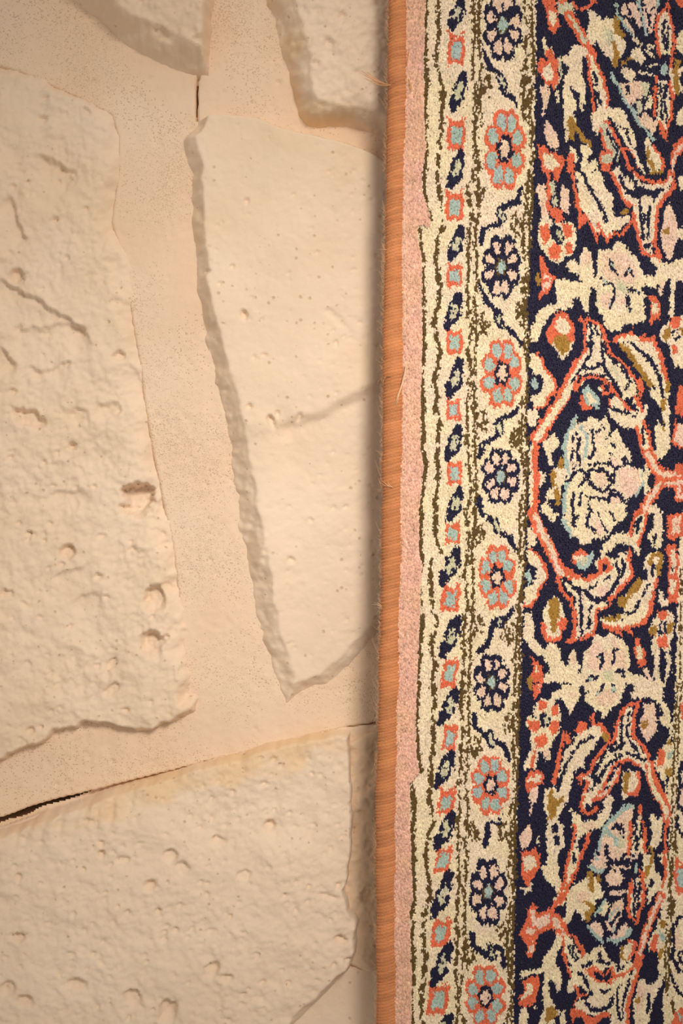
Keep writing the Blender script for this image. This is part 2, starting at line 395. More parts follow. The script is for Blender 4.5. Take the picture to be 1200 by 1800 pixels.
# stone F: recessed neighbour between stone E and the rug
Fs = [(604, 1300), (640, 1282), (720, 1270), (860, 1256), (860, 1690), (700, 1700), (648, 1716), (600, 1700), (590, 1500)]
relief('stone', Fs, 6, 10, [12] * 9, wall, M_STONE, rough=6, rough_scale=45, seed=131, edge=4, small=40, small_r=(2, 5),
       pits=[(645, 1575, 12, 16, 8, 0), (633, 1430, 4, 8, 6, 0)], shape=lambda x, y: -8 * smooth((x - 640) / 40), stain=lambda x, y, t: 0.5 + 0 * x)
Gs = [(400, 1960), (440, 1820), (540, 1710), (610, 1690), (700, 1690), (860, 1686), (860, 2080), (400, 2080)]
relief('stone', Gs, 4, 6, [12] * 8, wall, M_STONE, rough=2, rough_scale=70, seed=149, edge=3, small=20, small_r=(2, 5))

# ------------------------------------------------------------------ the rug: pattern chart
# one letter per yarn colour
YARN = {'n': (27, 23, 52), 'c': (243, 222, 188), 'p': (242, 208, 182), 'r': (230, 112, 76), 'b': (176, 194, 184), 'o': (98, 74, 32),
        'g': (172, 128, 54), 'k': (212, 205, 172), 'e': (231, 184, 158)}
KEYS = list(YARN)
X0, X1, Y0, Y1 = 650, 1205, 0, 1800
chart = np.full((Y1 - Y0, X1 - X0), KEYS.index('c'), np.uint8)
OX = OY = 0.0
def T(x, y):                               # tile origin; the shapes below are read at 4x magnification
    global OX, OY
    OX, OY = x, y
def _pts(s):
    a = np.array(s.split(), float).reshape(-1, 2) / 4.0
    a[:, 0] += OX; a[:, 1] += OY
    return a
def _window(p, m):
    i0 = max(int(p[:, 0].min() - m) - X0, 0); i1 = min(int(p[:, 0].max() + m) + 2 - X0, X1 - X0)
    j0 = max(int(p[:, 1].min() - m) - Y0, 0); j1 = min(int(p[:, 1].max() + m) + 2 - Y0, Y1 - Y0)
    if i1 <= i0 or j1 <= j0: return None
    xx, yy = np.meshgrid(np.arange(i0, i1) + X0 + 0.5, np.arange(j0, j1) + Y0 + 0.5)
    return slice(j0, j1), slice(i0, i1), xx, yy
def fillp(col, p):
    w = _window(p, 1)
    if w is None: return
    m = in_poly(w[2], w[3], p)
    chart[w[0], w[1]][m] = KEYS.index(col)
def linep(col, width, p, gap=0.0):
    w = _window(p, width)
    if w is None: return
    d = np.full(w[2].shape, 1e9)
    for a, b in zip(p[:-1], p[1:]): d = np.minimum(d, seg_dist(w[2], w[3], a, b))
    m = d <= width / 2
    if gap: m &= vnoise(w[2], w[3], 7, 3) > gap
    chart[w[0], w[1]][m] = KEYS.index(col)
def F(col, s): fillp(col, _pts(s))
def L(col, width, s, gap=0.0):
    if col == 'r' and width <= 40: width *= 0.8
    linep(col, max(width / 4.0, 4.4 if col == 'n' else 3.6), _pts(s), gap)
def D_(s): L('n', 16, s, 0.16)             # broken dark outline

# ---- main border ground
fillp('n', np.array([(943, 0), (941, 150), (939, 300), (935, 375), (931, 450), (929, 520), (927, 600), (926, 750), (925, 900), (922, 1000), (918, 1100),
                     (915, 1200), (912, 1350), (907, 1500), (904, 1650), (903, 1800), (1172, 1800), (1176, 1650), (1180, 1500), (1184, 1350), (1187, 1200), (1192, 1000), (1205, 800), (1205, 0)], float))

T(900, 0)
F('r', '212 0 300 0 312 90 332 170 300 235 260 190 240 120 235 60'); F('c', '262 70 300 80 312 140 292 190 262 150')
L('r', 30, '320 0 430 30 480 70 545 30 585 0'); F('k', '300 10 420 20 440 80 390 112 330 92')
L('r', 70, '400 100 455 190 520 300 560 390'); L('k', 26, '405 110 460 195 520 290')
F('c', '540 50 582 60 602 100 640 130 670 110 720 130 750 200 800 290 800 340 760 420 720 470 690 420 650 380 620 320 600 280 560 310 530 260 530 200 545 140')
F('k', '650 180 700 200 720 290 680 320 650 260'); L('g', 40, '735 120 735 210 780 240'); L('g', 40, '715 300 735 370 725 450'); L('g', 26, '770 440 850 390')
F('c', '410 330 470 300 530 330 542 370 500 400 490 500 520 600 515 700 500 790 475 760 470 650 440 640 420 590 410 620 450 700 440 790 450 850 400 930 385 1030 370 960 360 800 355 640 370 540 390 470 370 430 330 440 310 390 370 380 405 385')
D_('348 470 372 455 390 475 370 520'); L('g', 46, '415 830 420 960'); L('g', 34, '430 880 500 960 545 1010')
F('c', '205 280 220 250 250 320 300 340 312 390 290 400 240 390 215 340'); F('r', '232 330 290 350 312 390 330 440 330 520 310 630 285 600 250 590 210 540 190 490 170 460 190 400 220 400 240 430')
F('c', '215 460 260 440 290 480 290 550 250 570 215 520'); L('k', 16, '332 440 348 520 312 590')
F('p', '190 590 240 590 270 630 260 700 240 760 230 810 210 790 220 720 195 650'); L('c', 28, '315 640 325 700')
F('p', '245 830 270 870 320 930 330 1000 310 1060 270 1030 245 990 215 930 230 880')
F('r', '175 1010 240 1020 260 1060 310 1070 370 1090 382 1130 350 1200 210 1200 195 1120'); F('c', '215 1060 270 1080 310 1120 330 1160 290 1190 230 1170')
F('c', '400 1020 450 1040 460 1120 430 1160 400 1100'); F('r', '390 1060 430 1080 450 1150 420 1200 390 1200')
F('c', '480 1010 540 1010 560 1080 530 1110 530 1130 590 1110 600 1180 560 1200 480 1200 490 1100'); F('n', '530 1100 575 1090 570 1130 535 1140')
L('c', 76, '560 420 600 540 640 660 640 750'); L('r', 26, '535 410 545 530 570 650 580 800'); L('r', 28, '570 390 610 480 650 560 670 680 680 760')
L('n', 24, '575 500 600 590'); L('n', 24, '605 650 625 720')
F('c', '560 810 600 750 650 740 780 760 810 830 840 900 870 980 870 1080 840 1030 810 970 760 900 700 840 660 850 620 890 600 950 570 900')
D_('670 820 720 860'); D_('755 890 800 900 822 1000')
L('k', 80, '650 900 680 1000 720 1090'); L('r', 28, '620 890 640 1000 690 1070'); F('r', '600 1110 640 1040 692 1080 700 1130 690 1200 620 1200 630 1160')
F('k', '622 1090 680 1080 710 1130 680 1160 640 1140'); L('c', 22, '740 880 790 970 830 1040'); L('r', 28, '660 850 710 900 740 980 790 1080 830 1180')
L('r', 24, '760 1030 840 1060 900 1170'); L('n', 30, '815 1080 870 1160'); D_('690 930 700 1000 740 1080 705 1150'); L('c', 28, '850 1060 890 1130 920 1200'); D_('670 900 690 980')
# palmette
F('p', '770 30 880 10 895 90 910 190 870 200 830 120 770 90'); L('b', 20, '730 20 745 90 790 170 850 230'); L('p', 26, '790 130 850 215'); D_('820 40 832 90 790 100'); L('n', 20, '850 130 880 200 960 240')
F('p', '920 0 1030 0 1020 60 1000 150 980 240 940 190 920 100'); L('b', 18, '890 10 915 120 945 240'); D_('930 30 955 100 972 190'); D_('1000 50 965 110'); L('b', 20, '1020 40 1030 0')
F('c', '840 330 900 330 940 400 920 450 870 430 830 390'); L('c', 22, '850 260 900 300 1000 330'); D_('810 350 870 325'); L('n', 20, '900 275 980 370 1015 430'); L('c', 18, '940 340 1000 400'); L('c', 18, '950 465 1010 450')
F('c', '760 500 800 460 860 490 870 540 840 570 790 530'); F('p', '760 560 800 580 850 570 900 560 940 600 930 660 880 700 830 740 800 720 770 640'); F('n', '805 600 832 600 830 655 805 650')
F('k', '900 560 960 570 970 640 930 680'); L('b', 24, '700 510 740 590 790 700 860 780 880 850 960 930'); F('c', '930 680 980 650 990 740 920 780'); F('k', '860 710 910 700 930 760 880 800')
F('p', '880 820 940 780 970 820 1020 840 1020 900 990 960 960 900 910 880'); L('b', 26, '950 920 1000 980'); D_('860 470 890 540 1000 555'); D_('960 640 930 740 900 810'); L('c', 18, '900 500 1000 530')
L('c', 60, '1060 100 1060 250 1075 370'); L('c', 30, '1105 90 1112 240 1100 370'); L('r', 30, '1095 20 1035 110 1010 200 1030 310 1035 390'); L('r', 30, '1095 20 1120 150 1140 280 1130 400 1115 470')
L('n', 15, '1078 120 1060 220 1078 330'); L('n', 15, '1098 190 1088 340'); F('n', '1045 380 1095 375 1100 440 1040 440'); F('b', '1035 450 1095 440 1100 510 1050 520'); F('n', '1035 525 1085 520 1080 560 1045 555')
F('c', '1030 560 1090 560 1112 700 1110 820 1060 870 1025 830'); L('r', 28, '1015 530 1005 640 1005 790'); L('r', 30, '1110 570 1130 700 1120 840'); L('n', 14, '1045 570 1045 720 1055 830'); L('n', 14, '1078 590 1072 700 1085 830')
L('r', 32, '1035 850 1065 920 1080 980'); L('r', 30, '1100 850 1080 980'); L('p', 16, '1070 850 1078 900')
F('c', '1160 240 1200 200 1200 380 1150 330'); F('c', '1110 470 1200 450 1200 520 1190 640 1130 650 1115 560'); L('g', 36, '1165 420 1150 480 1160 640'); F('n', '1180 490 1205 480 1205 580 1185 600')
F('c', '1150 800 1200 730 1200 880 1160 870'); F('r', '1145 0 1200 0 1200 55')
F('c', '930 1000 952 960 985 1020 1040 1090 1050 1180 1020 1200 960 1200 940 1080'); L('g', 26, '955 1020 960 1120 1000 1180'); L('r', 30, '990 1020 1040 1070 1060 1150 1050 1200')
F('r', '1105 1180 1110 1060 1160 980 1205 950 1205 1060 1160 1120 1130 1200'); L('p', 26, '1128 1190 1150 1070 1205 1010')

T(900, 300)
F('p', '175 110 200 85 240 95 250 220 260 300 220 330 190 230'); L('k', 32, '285 80 290 170 310 240'); F('p', '345 100 400 120 400 220 400 300 350 270 335 200')
L('r', 36, '250 0 255 80 260 150 245 240 300 300'); F('r', '290 0 350 0 330 50 300 80'); F('n', '308 90 342 95 330 220 312 210')
F('c', '200 330 260 300 280 350 340 360 400 350 450 400 450 500 430 590 380 600 340 640 290 640 240 590 200 540 170 460 190 380'); F('r', '250 250 350 260 355 350 310 360 270 310')
F('r', '195 380 250 370 272 430 265 490 220 500 195 450'); F('r', '360 370 420 375 420 450 370 470'); F('r', '250 540 300 500 350 530 340 600 300 630 255 590'); F('r', '370 510 420 500 430 580 380 590')
F('n', '260 380 300 370 350 390 365 460 360 520 310 500 285 470'); F('k', '310 410 350 420 350 480 310 450'); F('k', '330 480 360 470 360 500')
L('r', 36, '430 0 435 100 465 230 480 300'); F('r', '460 290 530 300 542 340 500 370 480 412 465 360')
F('c', '450 0 620 0 660 60 640 100 700 140 710 200 705 260 720 310 760 320 830 310 830 350 760 400 700 430 670 470 620 400 560 370 520 310 480 240 460 120')
L('c', 34, '585 370 600 420'); L('r', 28, '552 370 580 440 590 485'); L('r', 28, '605 370 630 440 670 490 692 440 770 440 850 350'); L('n', 24, '490 0 540 110 600 210 650 280 670 350')
F('n', '640 60 690 90 715 140 690 150 650 110'); F('g', '740 300 800 250 832 270 810 300 760 315')
L('c', 70, '735 0 790 120 850 200 900 250'); L('r', 36, '690 0 740 100 800 220 870 250'); L('n', 26, '760 30 790 110 860 165'); F('c', '800 40 860 70 872 130 830 130 790 90')
L('c', 30, '1110 20 1090 90 1000 110 900 90 860 20'); L('r', 36, '860 10 930 55 1020 78 1090 70 1105 0'); L('n', 24, '800 150 870 165 950 130 1060 140'); L('g', 20, '960 5 1040 10')
L('c', 34, '1110 60 1060 160 1010 230'); F('c', '880 200 900 170 980 170 1015 230 1005 300 1000 420 985 560 920 555 890 420 870 300'); L('c', 26, '870 260 890 380 905 520')
L('r', 34, '1140 0 1140 100 1070 190 1020 280 1012 400 1010 520 1042 610'); L('r', 34, '850 290 880 440 920 570 1040 610'); L('n', 16, '905 180 910 330 920 480'); L('n', 16, '970 240 960 340 950 470'); L('n', 14, '935 300 930 380'); F('n', '928 508 972 508 976 552 935 548')
L('c', 22, '920 560 980 580'); L('r', 28, '905 545 960 590 1042 610')
F('p', '1090 220 1110 210 1140 280 1160 350 1170 420 1150 520 1120 610 1090 620 1060 560 1050 440 1070 300'); F('g', '1060 400 1110 390 1115 440 1065 445'); F('c', '1160 400 1200 390 1200 480 1170 470'); F('c', '1165 60 1200 20 1200 120 1180 130')
F('c', '600 560 700 540 730 500 770 490 820 550 900 640 920 700 930 740 1000 730 1020 660 960 640 980 600 1100 650 1200 600 1200 780 1100 760 1050 790 990 820 930 790 940 860 930 920 940 1050 870 1080 800 1070 760 1110 700 1130 650 1090 640 1020 600 980 590 920 600 860 570 820 540 900 540 960 530 1020 500 960 470 880 430 900 430 960 370 980 320 960 300 930 310 860 300 750 400 760 470 780 480 740 400 700 370 640 440 620 480 680 480 600 510 530 550 560 560 640 570 720 590 740 600 650')
F('p', '640 570 760 550 850 640 880 720 860 780 800 790 720 740 690 800 640 700'); F('p', '620 880 680 840 700 960 640 960'); F('p', '740 900 800 900 790 960'); F('p', '500 560 550 580 550 660 500 650'); F('k', '735 770 800 790 800 860 740 845')
L('n', 30, '695 640 705 680'); L('n', 18, '705 680 740 720'); F('b', '697 642 718 640 716 675 698 672'); L('n', 18, '795 735 830 680 850 725'); F('b', '818 690 840 685 838 712 820 712'); L('n', 22, '630 750 655 785 705 792'); F('b', '632 758 655 760 655 778 638 775')
L('n', 20, '722 840 712 900 690 950'); F('b', '684 920 702 915 700 950 686 950'); L('n', 20, '815 825 880 840 892 860'); F('b', '868 838 888 832 888 858'); L('n', 24, '812 880 820 940 830 990'); F('b', '818 975 842 970 838 1000'); L('n', 18, '560 820 580 900'); L('n', 14, '440 750 480 770')
L('n', 26, '1095 760 1090 900 1080 1000'); L('n', 30, '930 830 1010 830 1060 800'); L('c', 36, '1130 770 1130 920 1125 1010'); L('p', 28, '1060 790 1045 850'); L('n', 28, '1170 800 1170 980')
F('r', '190 600 210 590 250 680 300 740 290 800 250 860 200 900 180 880 210 820 200 700'); F('p', '230 720 280 740 270 800 220 840 215 780'); L('r', 20, '215 770 270 760'); F('g', '170 690 190 720 205 790 180 812 165 750')
F('c', '150 1060 180 980 250 930 310 940 330 970 260 1010 220 1080 200 1140 180 1200 130 1200 130 1100')
F('r', '280 1060 320 980 390 990 430 1070 450 1200 250 1200 240 1130'); F('c', '310 1040 370 1020 410 1090 410 1150 330 1140 295 1090'); L('r', 16, '350 1000 360 1040'); F('g', '290 1200 310 1160 360 1140 412 1200')
F('c', '530 1080 610 1080 630 1200 525 1200'); L('r', 30, '470 1035 600 1060 640 1120 655 1200'); L('r', 28, '508 1050 515 1200'); L('n', 18, '550 1090 560 1130 550 1190'); L('n', 16, '590 1110 600 1150')
F('r', '710 1160 760 1140 810 1140 840 1100 860 1150 920 1160 940 1120 950 1170 1010 1160 1020 1200 700 1200'); F('c', '740 1180 830 1140 900 1180 880 1200 740 1200')
F('r', '960 880 1010 870 1050 920 1040 1030 1000 1050 980 1090 970 1040 980 960'); F('c', '990 930 1030 930 1020 1000 985 1010')
F('c', '1040 1120 1100 1060 1120 1030 1200 1010 1200 1200 1060 1200'); F('g', '1060 1120 1110 1090 1120 1160 1080 1190'); F('r', '1110 1030 1180 1020 1190 1080 1140 1100 1115 1080'); F('n', '1115 1110 1170 1105 1180 1180 1140 1190'); F('c', '1130 1125 1165 1120 1160 1170 1135 1170'); F('g', '1180 1110 1205 1090 1205 1190')

T(900, 600)
F('c', '130 70 180 80 210 120 220 200 270 230 300 290 310 340 270 380 240 430 190 470 150 460 130 380 200 350 220 290 200 220 150 210 120 150'); L('r', 26, '170 75 210 120 225 190 270 220 310 300 305 350 250 400 230 450 170 465')
F('n', '150 215 200 220 215 300 190 350 140 350'); F('b', '128 270 170 250 190 320 150 332'); F('c', '100 480 170 470 190 530 170 580 120 600'); F('n', '200 490 240 470 250 520 210 590 170 580'); F('n', '110 620 160 620 155 660 120 670')
F('c', '270 0 440 0 410 70 380 100 360 140 320 80'); F('g', '290 0 412 0 400 50 350 95 320 50')
L('r', 92, '470 150 410 270 350 400 280 510 210 620 170 680'); L('c', 46, '480 150 420 280 365 400 300 490 215 610 170 680')
F('c', '530 60 570 0 640 0 640 60 680 110 740 140 830 240 880 340 870 380 820 400 770 360 720 300 640 220 520 220 460 230 430 280 480 130'); L('r', 30, '510 0 515 60 480 110 440 150')
L('n', 16, '565 0 550 80 490 180 430 270'); L('n', 16, '625 0 630 80 650 130'); L('n', 20, '500 190 590 180 640 140 660 200 720 280 760 340 800 400'); L('n', 18, '700 130 780 200 830 280 800 330'); F('c', '590 30 615 40 630 120 600 165 560 150'); F('k', '690 150 740 190 770 260 740 270 700 200')
F('n', '415 260 440 250 445 290 420 290')
L('c', 26, '450 320 500 270'); L('r', 32, '440 330 510 245 600 250 660 270 700 320 740 390 800 450 840 480'); L('r', 32, '670 0 680 80 740 110 800 160 840 230 880 280 912 320 900 370'); L('c', 34, '860 320 860 390 900 470'); L('r', 28, '860 370 895 440 920 490'); F('r', '895 240 922 280 916 350 880 330'); F('n', '690 0 730 0 720 40 695 40')
F('b', '500 330 540 300 580 350 620 400 612 480 570 450 520 430 490 380'); F('c', '530 350 570 380 600 430 560 440 530 410'); F('r', '482 370 500 370 512 430 560 450 560 480 500 480 470 430'); F('r', '620 310 660 290 700 340 690 370 650 370'); F('n', '652 285 690 300 690 340 662 330'); F('c', '590 320 625 310 640 350 610 360')
F('c', '690 420 730 380 780 430 800 480 860 490 900 490 930 520 940 560 870 610 790 600 750 570 700 540 670 470'); L('r', 24, '680 405 690 440'); L('n', 18, '690 460 740 480 860 510'); L('c', 26, '790 385 840 430'); L('n', 22, '810 400 850 450'); L('c', 32, '940 450 950 500 890 560')
F('c', '500 570 540 520 590 540 630 560 650 520 680 560 690 620 650 700 700 650 740 600 770 680 820 760 850 800 830 870 860 900 900 880 930 920 930 1000 880 1060 820 1110 800 1200 380 1200 370 1000 400 900 370 800 360 700 400 620 430 520 470 570')
L('b', 28, '440 530 430 580 390 640 370 740 385 870 400 920'); L('b', 26, '390 980 370 1080 370 1200'); L('b', 22, '480 600 530 650 530 720 500 820'); F('p', '750 900 840 870 900 900 912 980 870 1060 820 1090 760 1010'); F('p', '590 640 640 650 610 740'); F('p', '680 830 740 810 740 870 690 850'); F('p', '580 920 660 920 680 980 640 1020 590 990'); F('p', '680 1080 740 1080 770 1140 700 1130'); L('b', 18, '920 910 925 980 870 1070')
F('n', '450 620 478 640 470 665 445 650'); L('n', 13, '432 660 425 830 445 880', .15); L('n', 13, '480 670 455 770 480 850', .15); L('n', 18, '570 620 572 700 580 760 540 820'); L('n', 16, '560 630 620 620'); L('n', 18, '530 860 600 850 680 860 740 880 820 850'); L('n', 20, '700 720 735 750'); L('n', 18, '690 790 700 850'); D_('800 800 790 850'); F('n', '620 580 650 590 640 620')
L('n', 24, '560 900 530 940 550 990 590 1030 650 1040 700 1000 690 940 640 900 580 900'); L('n', 22, '400 970 430 930 480 900 520 930 500 990 470 1010'); L('c', 20, '445 950 480 950'); L('n', 18, '700 930 740 880'); L('n', 20, '520 1080 600 1100 680 1110 700 1060 760 1090 800 1140'); L('n', 18, '440 1050 420 1120 440 1200'); L('n', 18, '490 1060 470 1150'); D_('540 1120 560 1200'); L('n', 18, '690 1040 740 1050 780 1100')
L('n', 16, '720 900 720 1000')
F('c', '220 680 260 670 300 640 330 700 320 740 270 780 290 850 270 870 240 800 215 740'); F('c', '280 880 340 850 390 900 380 960 350 1030 330 1130 300 1100 300 1000 270 930'); L('g', 40, '350 830 340 870'); L('g', 34, '285 910 290 990 320 1060 325 1130')
L('c', 60, '150 740 150 1190'); L('r', 46, '165 740 165 870 175 1000 165 1100 160 1190'); F('c', '190 900 230 920 240 980 200 1020'); F('c', '200 1200 200 1150 250 1120 290 1200'); F('c', '260 1020 300 1020 300 1110 240 1120'); L('r', 28, '130 680 160 730')
F('c', '840 0 1010 0 1040 90 1060 170 1090 240 1112 330 1100 420 1110 520 1110 700 1120 760 1060 800 1020 840 980 820 1010 740 1010 640 1000 580 1030 540 1060 480 1000 400 960 340 1010 330 960 250 900 200 850 120 800 50 760 20')
L('g', 40, '770 20 820 70 870 150 930 240 980 300'); L('n', 24, '840 10 900 60 970 120 1020 190 1040 290 1060 370'); L('r', 36, '1000 0 1030 60 1060 150 1080 230 1110 300'); L('g', 30, '1100 280 1090 340'); F('g', '1040 410 1092 400 1080 480 1050 490'); L('g', 18, '1060 560 1060 620'); L('n', 24, '1040 510 1055 580')
L('c', 60, '890 590 930 690 960 780'); L('r', 30, '870 600 900 680 920 780 970 840'); L('r', 30, '930 550 960 640 970 740 1000 800'); L('n', 18, '918 610 932 710')
L('r', 84, '960 790 1000 870 1050 930'); L('p', 38, '950 780 1000 870 1050 940'); L('r', 130, '1070 960 1200 965'); L('p', 30, '1040 925 1200 935'); L('p', 30, '1040 1000 1200 990'); L('r', 24, '1060 965 1200 965')
L('r', 70, '1040 1010 965 1110 920 1190'); L('p', 34, '1040 1000 965 1110 935 1200'); F('r', '1150 870 1200 850 1200 940 1150 930'); F('r', '1120 1010 1200 1000 1200 1120 1160 1140 1140 1100 1150 1040'); L('p', 28, '1170 1000 1172 1090 1200 1080'); F('n', '1060 1050 1120 1035 1130 1120 1070 1160')
F('c', '1090 0 1200 0 1200 200 1170 160 1150 190 1120 100'); F('r', '1110 20 1150 10 1172 60 1130 80'); F('r', '1160 330 1200 310 1200 530 1150 500'); F('p', '1150 580 1200 560 1200 740 1140 700 1120 690'); L('r', 24, '1150 540 1155 600 1125 700 1200 750'); F('n', '1165 540 1205 530 1205 570 1170 575')
F('c', '930 860 960 870 970 920 950 980 970 1040 940 1080 920 1000'); F('c', '970 1150 1020 1140 1040 1200 960 1200')

T(900, 900)
F('c', '370 0 830 0 770 60 710 100 690 140 650 170 640 190 580 180 560 210 500 230 460 180 400 170 380 90 350 40'); L('n', 20, '430 0 440 90'); L('n', 20, '460 30 420 80'); L('n', 22, '540 20 530 90 590 130'); L('n', 22, '630 50 660 130'); D_('690 10 720 50'); L('n', 18, '600 0 620 30'); L('b', 26, '360 40 390 120 412 160'); F('p', '580 50 630 60 640 140 600 150')
F('c', '230 0 330 0 300 50 260 40')
F('n', '110 60 150 80 100 100'); F('c', '105 90 160 120 170 240 110 250'); L('r', 84, '150 0 190 110 260 240 310 350 350 420 400 440'); L('p', 40, '165 20 215 140 280 260 310 350 345 430')
F('c', '110 260 170 260 220 340 260 420 250 480 200 520 190 600 130 670 80 640 90 520 140 490 170 460 170 390 130 370 110 330'); L('r', 28, '130 265 175 290 215 350 255 430 240 490 200 510 180 600 130 660 90 650'); F('n', '105 380 160 370 172 460 140 510 100 500'); F('b', '88 430 125 400 140 470 110 492')
F('r', '420 290 480 250 530 290 542 310 440 370 415 330'); F('c', '440 310 490 290 520 320 500 350 450 350'); F('b', '455 350 560 270 582 280 560 360 500 420 470 385'); F('k', '480 330 540 310 530 360 490 370')
F('c', '620 270 660 200 740 140 820 140 870 190 900 260 890 310 850 250 800 210 740 220 700 270 640 300')
F('c', '580 350 640 290 700 310 760 280 812 270 832 350 850 450 800 500 740 560 690 590 650 600 600 620 550 590 520 550 440 520 410 470 340 470 430 450 560 470 620 440 590 390')
L('r', 36, '390 400 450 450 520 470 590 450 620 420'); F('r', '610 330 650 310 692 350 712 390 670 430 600 400'); F('n', '640 360 672 365 668 402 630 398'); L('r', 34, '830 270 820 350 850 440 810 480 740 560 690 620'); L('n', 15, '740 300 730 360 760 420 740 470 680 560', .1); L('n', 15, '700 320 770 310 790 380 770 460', .1); L('n', 18, '650 475 690 450'); L('n', 24, '550 530 600 505'); L('n', 20, '520 550 570 600 640 610 690 560 750 500'); F('p', '590 540 650 510 690 540 640 590 600 580')
L('n', 18, '680 290 760 260 800 230')
F('c', '350 470 420 520 480 560 540 600 600 640 680 620 650 660 590 680 580 800 560 850 440 880 460 800 460 700 440 600 380 530'); L('r', 36, '320 460 350 550 420 620 440 700 440 800 430 880'); L('n', 22, '370 460 440 540 520 560 560 620'); L('n', 18, '480 580 490 700 490 850'); L('n', 16, '550 660 545 760 530 830', .1); L('r', 28, '390 910 470 890 560 860 590 780 600 690 680 650 690 600'); F('n', '600 690 630 690 620 740 600 740')
F('c', '215 690 250 640 300 580 350 630 370 730 350 800 330 880 250 900 210 820 230 760'); F('r', '190 770 230 780 270 840 340 740 390 750 380 800 360 830 350 910 290 900 240 930 210 860'); F('c', '240 820 280 830 340 800 340 870 250 880'); L('g', 74, '295 640 300 720'); L('g', 40, '295 720 295 830')
F('c', '620 750 660 730 740 740 800 690 760 650 750 600 820 560 880 480 950 470 960 400 920 400 940 320 980 280 1050 270 1070 320 1040 420 1010 520 990 640 940 760 880 790 800 810 680 820 640 790')
F('g', '750 590 810 580 830 520 880 460 930 480 880 560 812 620 800 680 750 650'); L('g', 32, '970 360 1000 300 1050 290 1030 430'); L('n', 26, '990 380 990 440'); L('n', 20, '960 510 900 620 860 690 770 750', .12); L('g', 30, '660 740 700 755 750 730'); L('r', 34, '640 790 700 820 790 812 930 770 970 680 990 600 1020 470'); L('r', 28, '740 830 770 862'); L('r', 26, '820 820 840 860'); F('n', '660 700 700 660 750 690 730 730 680 735')
L('c', 60, '910 40 890 130 860 190'); L('r', 30, '880 0 850 90 830 160'); L('r', 30, '950 0 930 100 890 220'); L('n', 14, '900 30 880 140')
F('c', '1000 0 1060 0 1060 120 1050 250 990 260 970 200 950 170 990 120'); F('n', '985 170 1015 140 1020 200 992 240'); F('r', '1095 20 1200 0 1200 170 1150 190 1090 190'); F('p', '1130 40 1190 20 1190 150 1120 150'); L('r', 18, '1140 90 1190 60')
L('r', 74, '1120 260 1140 330 1130 430 1140 520 1130 600'); L('c', 34, '1130 270 1145 340 1130 400 1130 560'); F('n', '1118 380 1150 370 1140 412'); F('r', '1110 430 1160 440 1140 480 1115 460')
F('c', '1040 540 1070 560 1080 610 1112 600 1100 660 1040 660 1030 600'); F('c', '960 820 1020 700 1100 680 1140 720 1140 820 1112 960 1080 980 1050 960 1010 900'); F('r', '1030 680 1095 680 1100 730 1060 760 1030 730'); F('g', '970 800 1020 780 1020 870 970 862'); F('g', '1100 760 1142 770 1130 840 1090 850'); F('n', '1030 780 1090 770 1090 850 1035 860'); F('c', '1050 790 1072 790 1070 840 1050 840'); F('r', '1030 870 1090 870 1100 940 1050 962 1020 920'); L('c', 46, '1000 900 1020 1050 1020 1200'); F('c', '1080 970 1120 1010 1120 1100 1080 1200 1090 1080')
F('c', '1180 300 1205 300 1205 1200 1165 1200 1172 800'); L('o', 14, '1190 400 1185 800 1180 1200', .25)
F('r', '860 880 890 880 900 930 950 990 940 1070 900 1090 880 1050 860 980'); F('c', '880 930 910 960 920 1030 880 1020'); L('p', 28, '930 1100 980 1170')
F('c', '580 850 640 870 700 850 780 890 820 950 832 1030 820 1120 860 1130 950 1170 980 1200 330 1200 220 1190 230 1140 280 1100 220 1010 160 990 110 920 80 880 90 690 140 710 160 800 150 870 230 960 260 920 310 910 340 980 350 1030 380 1080 410 1000 440 940 450 1020 480 1080 460 1130 490 1110 500 1000 550 940 570 900')
F('p', '560 920 700 890 800 980 800 1100 720 1080 640 1120 540 1100 520 1000'); F('p', '400 1040 440 980 450 1080'); F('c', '620 900 700 880 720 960 640 980'); F('k', '640 1110 720 1090 700 1180 650 1170'); L('n', 20, '610 1000 640 1000 630 1080'); F('b', '612 1005 628 1005 625 1040'); L('n', 18, '740 960 715 970 715 1050'); L('n', 20, '730 1120 770 1100 790 1140'); F('b', '755 1090 775 1085 775 1112'); L('n', 24, '530 1180 550 1160 610 1160'); F('b', '535 1170 552 1165 548 1195')
F('r', '125 990 140 1010 200 1070 220 1120 220 1200 110 1200 140 1150 150 1080'); F('c', '165 1060 190 1080 190 1130 160 1120'); F('g', '105 1170 150 1150 150 1200 105 1200')

T(900, 1200)
F('c', '240 130 300 60 370 10 480 -10 1080 -10 1060 120 1110 190 1130 300 1120 400 1060 420 1010 330 1010 250 1060 220 1040 140 960 90 860 110 800 60 780 110 690 180 650 260 620 200 570 180 510 120 500 80 450 140 430 200 400 230 380 140 350 110 270 140')
F('p', '600 60 700 30 750 80 700 150 640 180 590 120'); F('p', '400 60 460 60 430 140'); L('n', 26, '480 30 505 90'); L('n', 16, '490 70 530 60'); L('n', 16, '600 80 620 60 640 10'); L('b', 14, '600 90 615 60'); L('n', 15, '705 0 720 60'); L('b', 14, '715 20 715 50'); F('n', '815 0 860 20 850 70 810 80 780 110 765 85')
F('n', '1015 260 1095 320 1105 380 1065 430 1015 470 990 440 1020 340')
F('p', '930 150 980 130 1010 180 1005 260 1010 330 950 420 920 360 890 290 920 230'); F('g', '905 270 957 265 957 315 910 318')
F('r', '150 20 220 -10 210 60 170 100 150 140 150 60'); F('g', '115 0 145 0 140 50 120 50'); F('p', '180 20 210 10 200 50')
F('c', '140 170 220 110 330 150 350 240 340 330 280 420 280 450 270 540 240 560 210 500 180 540 170 600 90 610 90 550 130 460 130 330 100 290 110 240 160 240')
